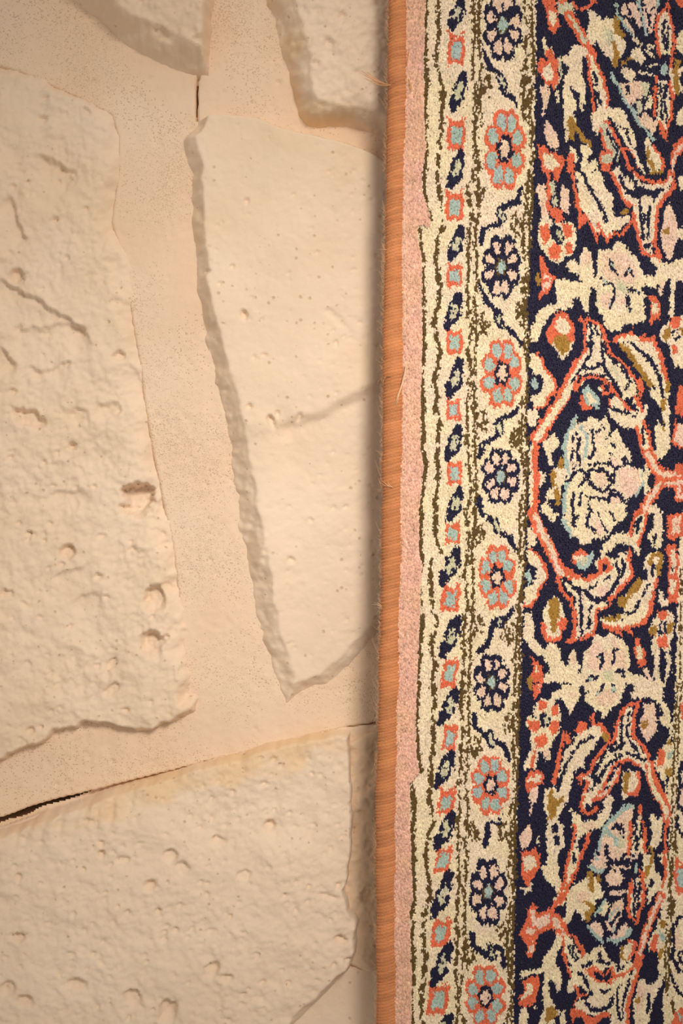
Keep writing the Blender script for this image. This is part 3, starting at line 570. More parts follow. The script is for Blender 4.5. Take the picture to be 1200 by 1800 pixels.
F('r', '190 130 230 115 250 170 215 210 180 190'); F('r', '280 160 330 150 330 220 280 230'); F('r', '110 265 180 265 200 320 170 350 120 310'); F('r', '280 270 340 265 335 330 280 370 260 320'); F('r', '160 380 240 360 250 410 220 450 165 440'); F('n', '190 240 230 210 265 240 260 310 210 310'); F('k', '215 250 250 240 242 300'); L('r', 30, '165 480 150 540 140 590'); L('n', 36, '200 500 212 570'); F('p', '215 470 270 460 260 540 235 550')
F('r', '120 630 170 600 230 630 230 710 180 720 110 770 85 710'); F('c', '130 650 200 640 200 690 110 700'); L('r', 16, '150 640 160 690'); F('p', '130 740 180 730 190 790 150 870 130 950 115 930 140 850 115 790')
L('r', 34, '370 340 350 430 330 540 310 620 290 710'); F('r', '365 340 412 370 412 430 380 440'); F('r', '470 270 520 280 530 330 470 370 450 340'); F('r', '556 220 578 215 580 280 640 280 682 350 692 430 650 440 640 350 590 310 560 290')
F('c', '320 720 340 600 370 480 410 440 460 360 530 320 570 300 630 310 640 370 590 420 580 480 580 510 520 520 512 600 450 620 420 680 410 740 390 830 310 980 250 980 230 900 230 750 260 740')
L('g', 36, '650 370 672 410'); L('n', 22, '560 380 480 420 430 480 390 560 350 660 320 760', .1); L('n', 40, '640 420 560 510 530 590'); L('n', 30, '500 610 440 640'); F('g', '250 760 280 750 300 820 360 780 350 840 312 880 300 940 250 960 260 860'); F('c', '290 790 330 770 320 820')
F('c', '240 990 320 960 370 1000 370 1150 340 1180 330 1200 240 1200'); F('n', '280 1000 320 990 322 1060 290 1060'); F('n', '300 1085 330 1080 330 1150 300 1140'); F('p', '60 1060 120 990 140 1080 120 1160 60 1170'); F('c', '165 1130 190 1080 195 1150'); F('r', '60 1190 120 1180 150 1160 190 1160 190 1200 60 1200')
F('c', '790 190 850 170 840 300 830 390 900 440 940 520 950 620 970 720 920 600 880 560 800 550 740 570 700 620 700 700 640 760 580 820 530 880 490 900 500 830 540 760 540 700 470 670 560 630 610 540 660 470 740 430 740 330')
L('r', 34, '890 135 810 155 780 200 740 290 720 400 660 430 600 520 540 630 460 660 485 710'); L('r', 34, '885 140 860 230 850 370 920 440 960 520 980 650 1020 750 1080 860 1090 960'); F('c', '800 175 840 170 835 200 800 200'); F('n', '808 205 842 205 842 228 805 228')
L('n', 15, '775 240 765 370 780 420 750 440', .1); L('n', 15, '820 260 800 340 830 410 880 460 900 520', .1); L('n', 24, '760 450 690 470 640 520 600 600 560 650 590 680 570 740'); L('n', 16, '780 500 730 530 700 560 650 600 600 710'); L('n', 18, '550 660 600 660 620 700'); L('n', 16, '700 480 740 510'); L('n', 18, '800 490 860 510 920 540'); L('n', 20, '840 430 870 470'); L('c', 22, '660 490 700 500')
L('r', 32, '890 580 820 540 750 550 690 620 660 700 640 760 580 820'); F('n', '705 600 735 590 700 690 670 690'); L('p', 22, '740 610 700 730 620 800'); L('r', 24, '760 590 730 690 680 770 600 830'); L('r', 36, '530 700 500 820 485 900 540 920 600 880'); L('c', 20, '520 780 545 840'); F('n', '520 850 548 860 540 902 515 890')
F('c', '780 620 840 610 890 630 900 700 890 770 820 790 790 830 770 750'); L('r', 36, '890 640 902 710 870 780 820 780'); L('g', 36, '812 640 800 700 800 760')
L('r', 74, '965 580 985 680 1035 780 1085 870 1095 950'); L('c', 30, '950 560 970 680 1020 790 1085 890 1090 950'); L('r', 30, '1090 960 1080 1100 1085 1200')
F('c', '410 900 430 870 450 920 510 960 600 950 620 880 680 780 712 820 690 900 670 960 620 1030 540 1050 470 1080 420 1010 430 960'); F('p', '460 1000 560 980 600 1000 540 1040'); L('n', 28, '490 950 540 962 590 930'); L('n', 16, '620 900 640 860'); L('c', 40, '480 1080 450 1180'); L('r', 34, '440 1000 440 1080 415 1200'); L('r', 34, '540 1060 520 1130 490 1200'); L('n', 26, '485 1090 472 1150')
F('p', '640 1020 700 960 740 900 800 860 860 840 850 930 830 1000 820 1200 600 1200 620 1110'); L('b', 30, '850 860 780 880 720 940 650 1020 720 1090 740 1130'); L('b', 26, '640 1060 600 1170'); F('n', '720 990 760 985 772 1050 740 1045'); F('n', '660 1120 680 1130 692 1200 640 1200'); L('n', 18, '770 1000 790 1060 770 1140'); L('n', 18, '700 1020 740 1000'); F('k', '740 1080 780 1060 790 1160 750 1180'); F('c', '780 1060 810 1040 815 1120')
F('c', '860 980 912 950 922 1060 935 1200 840 1200'); L('r', 32, '830 980 830 1080 820 1200'); L('r', 32, '900 850 900 950 930 1040 940 1200'); L('p', 20, '900 930 900 970'); L('n', 20, '870 990 870 1060 880 1180'); L('n', 15, '910 1000 900 1100')
F('c', '970 950 1000 910 1020 960 1062 920 1060 1040 1050 1100 1010 1170 970 1150 990 1060'); L('g', 26, '970 1160 990 1195')
F('c', '1150 0 1205 0 1205 1200 1100 1200 1112 900 1090 760 1100 660 1130 600 1130 330'); F('c', '1010 520 1060 450 1110 400 1130 420 1130 640 1080 660 1090 760 1100 830 1080 800 1075 700 1040 640 1010 590'); F('r', '1025 480 1072 460 1072 560 1050 600 1020 570'); F('g', '1080 430 1112 395 1125 440'); F('b', '1095 480 1128 470 1128 520 1100 532'); F('g', '1070 600 1122 600 1118 660 1080 655')
L('o', 13, '1165 0 1142 400 1130 800 1120 1200', .2); L('o', 15, '1188 0 1168 400 1160 700 1150 1200', .2); F('r', '1190 150 1205 150 1205 260 1190 250'); L('n', 26, '1200 560 1172 640 1190 720 1165 860 1205 900'); L('n', 16, '1160 950 1160 1010 1205 1080'); L('o', 26, '1140 1130 1160 1160 1150 1190', .2); F('p', '1180 740 1205 740 1205 860 1180 840')

T(900, 1500)
F('r', '70 0 200 0 190 90 160 170 112 240 90 200 60 160'); F('c', '80 20 160 20 170 90 90 130'); F('c', '70 220 110 245 150 190 140 260 90 285 60 240'); F('c', '190 90 240 80 260 0 320 0 330 130 350 200 330 290 290 230 230 170'); F('n', '210 20 240 10 246 75 215 65')
L('c', 70, '440 0 420 120 370 260 330 340'); L('r', 34, '400 0 380 120 370 200 340 300 290 380'); L('r', 34, '490 0 470 90 430 170 380 280 330 350'); L('n', 20, '440 0 435 60')
F('c', '380 300 420 240 500 190 540 150 620 180 632 240 640 290 590 350 560 400 540 470 490 460 460 400 420 440 390 500 340 490 380 420 390 370'); F('p', '440 320 500 260 560 300 520 360'); L('g', 40, '545 140 560 200 560 260'); L('g', 30, '600 170 625 190'); L('g', 34, '520 340 580 380 530 430 535 470')
F('r', '100 400 130 360 175 370 180 420 230 400 300 380 320 440 300 510 200 560 170 600 170 660 130 735 100 700 112 650 70 600 50 550 90 490 110 450'); F('p', '120 400 160 390 160 460 270 420 290 480 190 530 150 570 100 570 100 510 140 490'); F('p', '110 660 150 630 156 680 120 702'); L('r', 16, '120 515 180 520')
L('r', 90, '310 470 360 560'); L('p', 40, '300 470 350 560 400 620'); F('c', '350 570 400 580 470 680 490 740 440 800 400 760 370 680'); L('r', 28, '325 530 360 610 362 700 412 850'); L('r', 32, '340 480 400 560 450 600 500 680 490 750'); F('n', '395 640 432 650 470 740 440 752 400 690'); L('k', 12, '410 660 450 730')
F('c', '310 560 350 570 350 640 320 700 310 770 340 830 350 930 320 980 280 890 250 910 270 1000 300 1090 370 1110 390 1200 190 1200 220 1100 210 960 230 830 150 850 130 850 60 890 50 840 130 820 200 800 230 720 270 680'); F('g', '230 1100 280 1070 330 1130 290 1160 240 1190'); F('n', '300 1150 345 1120 350 1190 310 1200')
F('r', '70 900 130 870 180 850 190 930 170 1000 150 1060 100 1080 50 1080 40 1020 90 960'); F('c', '110 910 150 920 140 990 80 1030 60 1030 110 960'); F('c', '145 1040 182 1080 160 1095'); F('c', '60 1100 110 1070 112 1140 100 1200 50 1200')
F('p', '580 20 640 0 680 40 660 120 600 140 550 90'); L('b', 30, '545 90 600 130 640 120'); F('p', '680 0 770 0 760 50 700 40'); L('b', 20, '580 10 600 40'); F('p', '690 120 760 110 790 170 760 230 690 230 660 180'); L('n', 22, '660 60 740 70 790 110 812 170 780 230 700 250 640 220 650 150 690 100'); L('p', 16, '700 90 800 105 840 90'); L('p', 16, '700 265 800 270 820 240'); L('n', 18, '680 290 760 270 800 300 720 330'); L('p', 20, '670 280 740 285 800 260'); L('p', 18, '790 30 870 30 880 0')
F('c', '600 420 660 340 690 360 650 440'); L('b', 22, '588 440 650 335'); F('p', '700 360 780 310 790 380 760 460 730 540 680 540 650 490'); L('b', 20, '740 380 690 450 720 540'); L('n', 18, '690 380 660 470 700 500 750 420', .1); F('p', '550 500 600 470 640 530 640 600 580 570'); L('b', 26, '540 510 580 560 630 620'); F('p', '730 560 800 480 832 530 800 600 740 620 680 600'); L('b', 28, '832 540 790 590 730 620 680 600'); F('b', '860 80 892 60 882 140 860 140'); L('n', 14, '790 390 770 470 740 540')
F('c', '850 180 902 170 912 300 890 430 850 445 830 350'); L('r', 32, '840 190 825 300 822 410 870 480'); L('r', 36, '910 130 930 250 910 360 880 490'); L('n', 15, '865 190 860 300 860 420', .08); L('n', 15, '892 210 885 390', .08)
F('c', '920 100 930 0 1000 0 1000 90 1050 180 1060 260 1000 280 960 360 940 340 960 240 930 180'); L('g', 30, '955 90 950 160'); L('g', 24, '990 10 980 60'); F('n', '965 170 990 160 985 230 960 240'); F('c', '1020 0 1060 0 1050 70'); L('r', 34, '1070 0 1080 130 1060 230')
F('c', '1060 240 1090 130 1085 0 1205 0 1205 1200 1050 1200 1072 900 1030 830 1030 700 1020 650 960 690 960 620 1010 530 1050 440 1050 330'); L('r', 26, '1075 0 1080 130 1062 230'); L('r', 56, '1050 290 990 430 940 560 900 700 880 790'); L('p', 24, '1045 300 990 430 945 560 905 700')
F('r', '968 650 1000 560 1032 560 1022 670 990 692'); F('g', '1038 480 1086 460 1082 520 1045 532'); F('b', '1040 560 1072 550 1072 620 1045 622'); F('g', '1035 680 1082 640 1060 740 1030 742'); F('n', '1030 700 1020 830 980 880 940 830 930 760 980 700')
F('c', '400 800 500 720 560 690 600 650 650 660 690 740 730 790 740 840 830 770 880 790 870 900 830 1000 820 1200 690 1200 700 1120 640 1150 520 1130 510 1060 540 990 480 920 400 1000 390 930 430 850')
L('n', 24, '500 800 560 770'); L('n', 28, '622 710 612 760 680 772'); F('r', '520 820 570 790 640 830 700 800 732 850 790 830 872 770 880 800 760 870 690 920 612 910 550 870'); F('n', '575 815 600 840 630 850 660 810 690 800 710 870 660 905 610 890 580 860'); L('r', 22, '600 830 650 860 690 820'); F('n', '490 860 530 870 542 930 510 920'); D_('530 920 560 990'); L('n', 26, '540 990 515 1050 560 1090 620 1115 690 1070 710 1010'); D_('600 960 650 975 690 950'); L('n', 15, '770 920 740 960 740 1060 760 1180', .08); L('n', 15, '840 830 820 930 780 1040 780 1160', .08); L('n', 18, '460 850 500 850')
L('r', 36, '890 760 870 900 820 1040 815 1200'); F('r', '430 930 470 930 480 980 530 990 460 1040 430 1090 500 1110 560 1150 690 1110 690 1160 640 1200 520 1200 490 1150 430 1180 415 1200 415 1120 440 1050 460 1000'); F('c', '450 1060 480 1020 520 1030 510 1110 450 1100'); F('n', '480 1150 520 1200 440 1200'); F('n', '600 1180 680 1150 700 1200 600 1200')
F('c', '760 660 812 640 850 600 870 640 850 730 800 790 760 800'); L('r', 32, '830 610 866 630 852 700 830 740'); L('g', 18, '775 660 772 740 812 755')
F('c', '850 1060 890 900 920 870 950 930 1010 900 1050 840 1060 900 1020 980 990 1090 960 1200 860 1200'); F('p', '880 920 930 920 920 1060 880 1120'); F('n', '950 1000 980 970 982 1060 940 1150'); F('g', '870 1020 912 1000 902 1062 870 1062'); F('n', '1030 960 1072 890 1060 1200 990 1200 1010 1080')
L('o', 14, '1100 0 1110 150 1100 400 1080 760 1085 1000', .2); L('o', 16, '1128 0 1122 200 1120 400 1105 700 1100 1000', .2); L('o', 26, '1130 1020 1120 1080 1140 1120', .2); L('o', 26, '1135 340 1130 420', .2)
F('r', '1150 20 1205 60 1205 290 1160 280 1140 150'); F('b', '1160 100 1205 90 1205 240 1160 220'); F('c', '1165 60 1190 70 1180 90'); L('n', 24, '1185 440 1130 520 1140 640 1120 740 1185 830'); F('p', '1150 560 1190 530 1190 680 1150 660'); L('n', 18, '1200 690 1160 720 1200 780'); L('n', 20, '1120 860 1150 940 1205 1000'); F('r', '1150 1100 1205 1090 1205 1200 1130 1200'); F('b', '1160 1120 1205 1140 1190 1200')

# ---- guard border (outer): everything left of the main border
main_edge = lambda y: np.interp(y, [0, 150, 300, 375, 450, 520, 600, 750, 900, 1000, 1100, 1200, 1350, 1500, 1650, 1800],
                                [943, 941, 939, 935, 931, 929, 925, 924, 923, 921, 918, 915, 912, 907, 904, 903])
def P(*a): return np.array(a, float).reshape(-1, 2)
OLIVE = [  # (width, gap, points in photo pixels): wandering olive outlines
    (7, .12, (748, 0, 747, 90, 749, 140, 746, 200, 748, 260, 746, 300, 744, 330, 752, 370, 759, 385)), (7, .12, (735, 400, 738, 430, 744, 455, 742, 500, 744, 560, 745, 600, 741, 650, 742, 720, 745, 760, 740, 790, 749, 810, 742, 850, 740, 900, 738, 960, 742, 980, 735, 1010, 738, 1070, 741, 1100, 736, 1150, 735, 1200, 731, 1270, 734, 1320, 738, 1355)),
    (7, .12, (725, 1375, 728, 1420, 724, 1480, 727, 1540, 727, 1590, 722, 1610, 724, 1670, 726, 1720, 722, 1760, 724, 1800)),
    (6, .22, (770, 0, 772, 50, 768, 110, 778, 150, 776, 230, 770, 290)), (6, .22, (768, 300, 772, 340, 782, 380, 770, 420, 766, 450, 770, 490, 774, 520, 762, 560, 766, 600)),
    (6, .16, (770, 600, 776, 620, 764, 660, 768, 720, 772, 740, 768, 800, 770, 850, 764, 880, 766, 900, 764, 940, 776, 970)), (6, .16, (758, 980, 757, 1040, 762, 1075, 770, 1090, 758, 1130, 764, 1165, 760, 1200, 765, 1240, 762, 1290, 758, 1350, 755, 1400, 762, 1440, 748, 1480, 750, 1530, 757, 1570, 745, 1600, 743, 1640, 748, 1680, 744, 1720, 740, 1770, 744, 1800)),
    (5, .18, (832, 0, 834, 60, 830, 110, 836, 170, 834, 230, 838, 290, 822, 330, 828, 380, 824, 430, 822, 480, 824, 540, 830, 570, 823, 610, 830, 650, 820, 710, 822, 770, 824, 820, 828, 860, 820, 900, 824, 950, 816, 1010, 822, 1060, 814, 1110, 816, 1170, 811, 1210, 812, 1270, 812, 1330, 806, 1370, 808, 1430, 804, 1490, 808, 1540, 802, 1590, 804, 1650, 800, 1710, 806, 1760, 802, 1800)),
    (5, .2, (842, 0, 840, 60, 846, 110, 842, 170, 850, 240, 840, 300, 842, 350, 836, 410, 838, 470, 834, 530, 838, 580, 836, 650, 832, 720, 834, 780, 838, 850, 834, 910, 830, 960, 832, 1040, 828, 1100, 826, 1160, 823, 1220, 824, 1290, 820, 1350, 822, 1410, 818, 1470, 820, 1530, 816, 1590, 818, 1650, 812, 1710, 816, 1800)),
    (5, .2, (922, 0, 924, 60, 926, 120, 920, 180, 924, 250, 930, 300, 926, 350, 918, 420, 922, 480, 920, 560, 922, 620, 918, 700, 916, 780, 918, 860, 914, 920, 912, 1000, 914, 1060, 908, 1120, 904, 1190, 902, 1270, 904, 1340, 898, 1410, 900, 1470, 894, 1530, 896, 1600, 892, 1660, 894, 1720, 890, 1800)),
    (5, .18, (934, 0, 936, 60, 938, 120, 932, 190, 936, 260, 936, 330, 930, 390, 930, 460, 926, 540, 928, 610, 926, 680, 924, 760, 926, 860, 922, 920, 922, 1000, 916, 1060, 914, 1120, 912, 1200, 911, 1280, 910, 1350, 906, 1420, 905, 1500, 902, 1600, 900, 1700, 898, 1800)),
]
rs = np.random.default_rng(5)
for w, g, a in OLIVE: 
    linep('o', {7: 8.0, 6: 6.6, 5: 4.8}[w], P(*a), g)
    p = P(*a)
    for y in np.arange(p[0, 1], p[-1, 1], 8.5):          # little side steps, as the outline wanders knot by knot
        x = np.interp(y, p[:, 1], p[:, 0]) + rs.choice([-1, 1]) * rs.uniform(2.5, 5.5)
        if rs.random() < 0.6: linep('o', 3.6, P(x, y, x + rs.uniform(-1, 1), y + rs.uniform(1, 5)))
def cluster(x, y, rx, ry, n):              # loose olive specks
    for _ in range(n):
        a = rs.uniform(0, 6.28); q = rs.uniform(0.2, 1)
        cx = x + rx * q * math.cos(a); cy = y + ry * q * math.sin(a)
        linep('o', 3.8, P(cx, cy - rs.uniform(1, 4), cx + rs.uniform(-3, 3), cy + rs.uniform(1, 5)))
for (x, y) in ((855, 150), (920, 135), (842, 338), (910, 392), (850, 570), (915, 545), (848, 738), (905, 765), (842, 938), (840, 1098), (892, 1108), (838, 1312), (893, 1272), (832, 1458), (885, 1462), (880, 1628), (828, 1684), (926, 170), (905, 30)):
    cluster(x, y, 12, 21, 18)

def blob(col, cx, cy, rx, ry, n=8, ph=0.0, star=0.0):
    fillp(col, P(*[v for j in range(n) for v in (cx + rx * (1 - star * (j % 2)) * math.cos(ph + j * 2 * math.pi / n), cy + ry * (1 - star * (j % 2)) * math.sin(ph + j * 2 * math.pi / n))]))
def rosette_red(cx, cy, rx, ry, lean=0.0):
    blob('c', cx, cy, rx * 1.2, ry * 1.16, 24)
    for i in range(8):                     # red-rimmed petals
        a = (i + 0.5) * math.pi / 4
        px, py = cx + 0.68 * rx * math.cos(a) - lean * ry * math.sin(a), cy + 0.70 * ry * math.sin(a)
        blob('r', px, py, rx * 0.36, ry * 0.31, 8, 0.39)
    blob('r', cx, cy, rx * 0.70, ry * 0.72, 16)
    for i in range(8):
        a = (i + 0.5) * math.pi / 4 + rs.normal(0, 0.05)
        px, py = cx + 0.66 * rx * math.cos(a) - lean * ry * math.sin(a), cy + 0.68 * ry * math.sin(a)
        blob('b', px, py, rx * 0.235, ry * 0.195, 8, 0.39)
        blob('b', px - 0.15 * rx * math.cos(a), py - 0.13 * ry * math.sin(a), rx * 0.16, ry * 0.12, 6)
    blob('n', cx, cy, rx * 0.42, ry * 0.38, 12, 0.2, 0.22)
    blob('p', cx, cy, rx * 0.30, ry * 0.27, 12, 0.0, 0.35)
def rosette_navy(cx, cy, rx, ry, lean=0.0):
    blob('c', cx, cy, rx * 1.15, ry * 1.12, 24)
    for i in range(8):
        a = (i + 0.5) * math.pi / 4
        px, py = cx + 0.70 * rx * math.cos(a) - lean * ry * math.sin(a), cy + 0.72 * ry * math.sin(a)
        blob('n', px, py, rx * 0.36, ry * 0.31, 8, 0.39)
    blob('n', cx, cy, rx * 0.72, ry * 0.74, 16)
    for i in range(8):
        a = (i + 0.5) * math.pi / 4 + rs.normal(0, 0.06)
        px, py = cx + 0.66 * rx * math.cos(a) - lean * ry * math.sin(a), cy + 0.68 * ry * math.sin(a)
        q = rs.uniform(0.85, 1.1)
        blob('p', px, py, rx * 0.235 * q, ry * 0.185 * q, 6, rs.uniform(0, 1))
        blob('p', px - 0.2 * rx * math.cos(a), py - 0.18 * ry * math.sin(a), rx * 0.13, ry * 0.11, 6)
    blob('o', cx, cy, rx * 0.34, ry * 0.28, 12, 0, 0.3)
    blob('b', cx, cy, rx * 0.25, ry * 0.25, 8, 0, 0.25)
VINE = [(849, 57, 852, 90, 861, 118, 878, 125, 886, 160, 900, 170, 910, 195, 918, 225), (915, 327, 910, 352, 884, 362, 878, 392, 850, 402, 846, 425), (846, 497, 856, 530, 873, 545, 880, 570, 896, 578, 912, 600, 914, 620),
        (910, 702, 905, 725, 880, 735, 873, 764, 846, 780, 844, 800), (842, 875, 846, 900, 868, 914, 876, 933, 895, 943, 904, 965), (901, 1048, 898, 1073, 886, 1088, 868, 1090, 860, 1120, 857, 1130, 842, 1148),
        (834, 1256, 832, 1273, 855, 1295, 872, 1302, 888, 1312, 893, 1336), (890, 1400, 885, 1428, 860, 1445, 853, 1485), (830, 1640, 832, 1660, 856, 1680, 872, 1664, 884, 1672, 886, 1696), (880, 1772, 878, 1800)]
for a in VINE:
    linep('n', 9.5, P(*a), .06)
    p = P(*a); m = p[len(p) // 2 - 1: len(p) // 2 + 1].mean(0)
    linep('n', 15, P(m[0] - 2, m[1] - 8, m[0] + 2, m[1] + 8)); linep('k', 8, P(m[0] - 2, m[1] - 7, m[0] + 3, m[1] + 7), .2)
rosette_navy(884, 43, 35, 64)
rosette_red(887, 261, 37, 76, 0.03)
rosette_navy(881, 468, 35, 58, 0.03)
rosette_red(882, 655, 37, 64)
rosette_navy(880, 836, 34, 51)
rosette_red(874, 1014, 34, 60)
rosette_navy(865, 1199, 33, 53)
rosette_red(862, 1380, 35, 55)
rosette_navy(858, 1567, 34, 61)
rosette_red(853, 1751, 36, 58)
# little red blossoms and the navy leaves between them
SQ = [(-.8, -1), (0, -.86), (.8, -1), (.86, 0), (.8, 1), (0, .86), (-.8, 1), (-.86, 0)]
BL = [(802, 86, 16, 28), (802, 236, 17, 27), (799, 362, 17, 26), (799, 484, 14, 20), (799, 602, 15, 22), (797, 720, 13, 19), (799, 832, 13, 20), (795, 938, 14, 19), (792, 1052, 17, 23), (790, 1184, 14, 26), (790, 1297, 13, 23), (784, 1410, 16, 22), (779, 1512, 15, 24), (775, 1640, 17, 25), (770, 1757, 19, 28)]
for k, (x, y, rx, ry) in enumerate(BL):
    s = 0.0 if y < 950 else -0.18
    q = lambda k2: P(*[v for i in range(8) for v in (x + 1.12 * k2 * rx * SQ[i][0] + s * k2 * ry * SQ[i][1], y + 1.0 * k2 * ry * SQ[i][1])])
    fillp('c', q(1.35)); fillp('r', q(0.98)); fillp('b', q(0.58))
    for sx in (-1, 1): linep('r', 4, P(x + sx * rx * .5, y - ry, x + sx * rx * .9, y - ry * 1.12))
LV = [(803, 22, 28), (806, 158, 38), (802, 295, 36), (802, 425, 34), (797, 545, 34), (800, 662, 38), (798, 776, 34), (800, 884, 30), (792, 993, 36), (793, 1117, 40), (790, 1240, 34), (782, 1352, 36), (783, 1458, 34), (778, 1572, 44), (776, 1694, 42), (778, 1806, 26)]
for x, y, h in LV:
    s = 9 if y < 900 else 13
    fillp('n', P(x + s - 4, y - h, x + s + 6, y - h * .85, x + s + 5, y - h * .4, x + 16, y, x + 8, y + h * .45, x - s + 6, y + h * .75, x - s + 2, y + h, x - s - 8, y + h * .95, x - s - 7, y + h * .4, x - 13, y, x - 4, y - h * .5))
    fillp('k', P(x + 5, y - h * .48, x + 9, y - 4, x + 4, y + h * .28, x - 6, y + h * .45, x - 8, y + 3, x - 1, y - h * .25))
    linep('n', 5, P(x - 8, y - 5, x + 1, y - 3)); linep('n', 4.5, P(x + 1, y + 6, x + 7, y + 8)); linep('c', 4, P(x - 14, y - 2, x - 12, y + 6)); linep('c', 4, P(x + 13, y - 3, x + 12, y + 4)); linep('k', 4, P(x - 2, y - 10, x + 3, y + 12))
# edge band
def band_r(y):
    return np.where(y < 394, np.interp(y, [0, 90, 200, 260, 310, 340, 370, 394], [747, 744, 744, 747, 740, 742, 752, 757]),
           np.where(y < 1372, np.interp(y, [394, 420, 455, 520, 600, 700, 780, 820, 900, 975, 990, 1100, 1200, 1260, 1330, 1358, 1372], [732, 733, 740, 741, 741, 738, 737, 743, 735, 735, 740, 736, 732, 729, 731, 736, 724]),
                    np.interp(y, [1372, 1430, 1500, 1580, 1600, 1680, 1740, 1800], [720, 719, 721, 724, 719, 721, 722, 721])))
yy, xx = np.mgrid[Y0:Y1, X0:X1] + 0.5
chart[xx < band_r(yy)] = KEYS.index('e')

# ------------------------------------------------------------------ the rug: body
RD = 114.0                                  # depth of the pile face in front of the wall plane
rug = bpy.data.objects.new('rug', None)
scene.collection.objects.link(rug)
rug.location = (0.2, -106.0 / S, HC - 0.35)
rug['label'] = 'hanging knotted rug with navy, cream and coral floral borders and an orange wrapped edge'
rug['category'] = 'rug'
def rug_part(name, me, mat):
    o = link(name, me, mat)
    o.parent = rug
    o.matrix_parent_inverse = rug.matrix_basis.inverted()
    return o
YT, YB, XR = -110.0, 1910.0, 1390.0
cord_x = lambda y: np.interp(y, [-110, 0, 150, 300, 450, 600, 750, 900, 1050, 1200, 1350, 1450, 1600, 1800, 1910], [701, 700, 699, 695.5, 693, 691.5, 690.5, 689, 687.5, 684, 680.5, 678, 679, 679.5, 679.5])
wave = lambda x, y: 2.2 * fbm(x, y, 300, 2, 77)

# woven foundation under the pile
gx = np.linspace(0, 1, 40); gy = np.linspace(YT, YB, 140)
PX_, PY_ = np.meshgrid(gx, gy)
XX = cord_x(PY_) + 4 + PX_ * (XR - cord_x(PY_) - 4)
fr = np.stack([wx(XX, RD).ravel(), (106.5 + wave(XX, PY_)).ravel(), wz(PY_, RD).ravel()], 1)
bk = fr.copy(); bk[:, 1] -= 7.0
nx, ny = 40, 140
idx = np.arange(nx * ny).reshape(ny, nx)
Q = lambda a, b, c, d: np.stack([a.ravel(), b.ravel(), c.ravel(), d.ravel()], 1)
faces = [Q(idx[1:, :-1], idx[1:, 1:], idx[:-1, 1:], idx[:-1, :-1]), Q(idx[:-1, :-1], idx[:-1, 1:], idx[1:, 1:], idx[1:, :-1]) + nx * ny]
o2 = nx * ny
for a, b in ((idx[0, :-1], idx[0, 1:]), (idx[-1, 1:], idx[-1, :-1]), (idx[1:, 0], idx[:-1, 0]), (idx[:-1, -1], idx[1:, -1])):
    faces.append(Q(a, b, b + o2, a + o2))
me = make_mesh('foundation', np.concatenate([fr, bk]), np.concatenate(faces), False)
color_attr(me, np.tile(lin([150, 118, 84]), (2 * o2, 1)))
rug_part('foundation', me, yarn_material('warp_threads', 0.9, 0.1))

# pile: one leaning tuft per knot
KX, KY = 2.7, 2.45
KS = 0.67
rk = np.random.default_rng(21)
kx = np.arange(680.0, XR, KX); ky = np.arange(YT, YB, KY)
GX, GY = np.meshgrid(kx, ky)
GX = GX + rk.normal(0, 0.5, GX.shape) + 1.6 * fbm(GX, GY, 60, 2, 5); GY = GY + rk.normal(0, 0.6, GY.shape) + 1.9 * fbm(GX, GY, 50, 2, 8)
sxp = GX + rk.normal(0, 0.75, GX.shape) + 2.6 * fbm(GX, GY, 9, 2, 14)      # where this knot reads the chart: weaver's jitter
syp = GY + rk.normal(0, 1.1, GX.shape) + 3.0 * fbm(GX * 1.5, GY, 9, 2, 19)
sxp = np.where(sxp > 1200, 2400 - sxp, sxp)
syp = np.where(syp < 0, -syp, syp); syp = np.where(syp > 1799, 3598 - syp, syp)
code = chart[np.clip(syp - Y0, 0, Y1 - Y0 - 1).astype(int), np.clip(sxp - X0, 0, X1 - X0 - 1).astype(int)]
cedge = cord_x(GY) + 13
ok = GX > cedge
PAL = np.array([lin(YARN[k]) for k in KEYS])
bandc = np.where(GY < 0, band_r(-GY), band_r(np.clip(GY, 0, 1799)))
code = np.where((GX < bandc) , KEYS.index('e'), code)
code = np.where((GX >= bandc) & (code == KEYS.index('e')) & (GX < 770), KEYS.index('c'), code)
is_band = GX < bandc
mirx = np.where(GX > 1200, 2400 - GX, GX)
is_main = (mirx > main_edge(np.clip(GY, 0, 1800))) & ~is_band
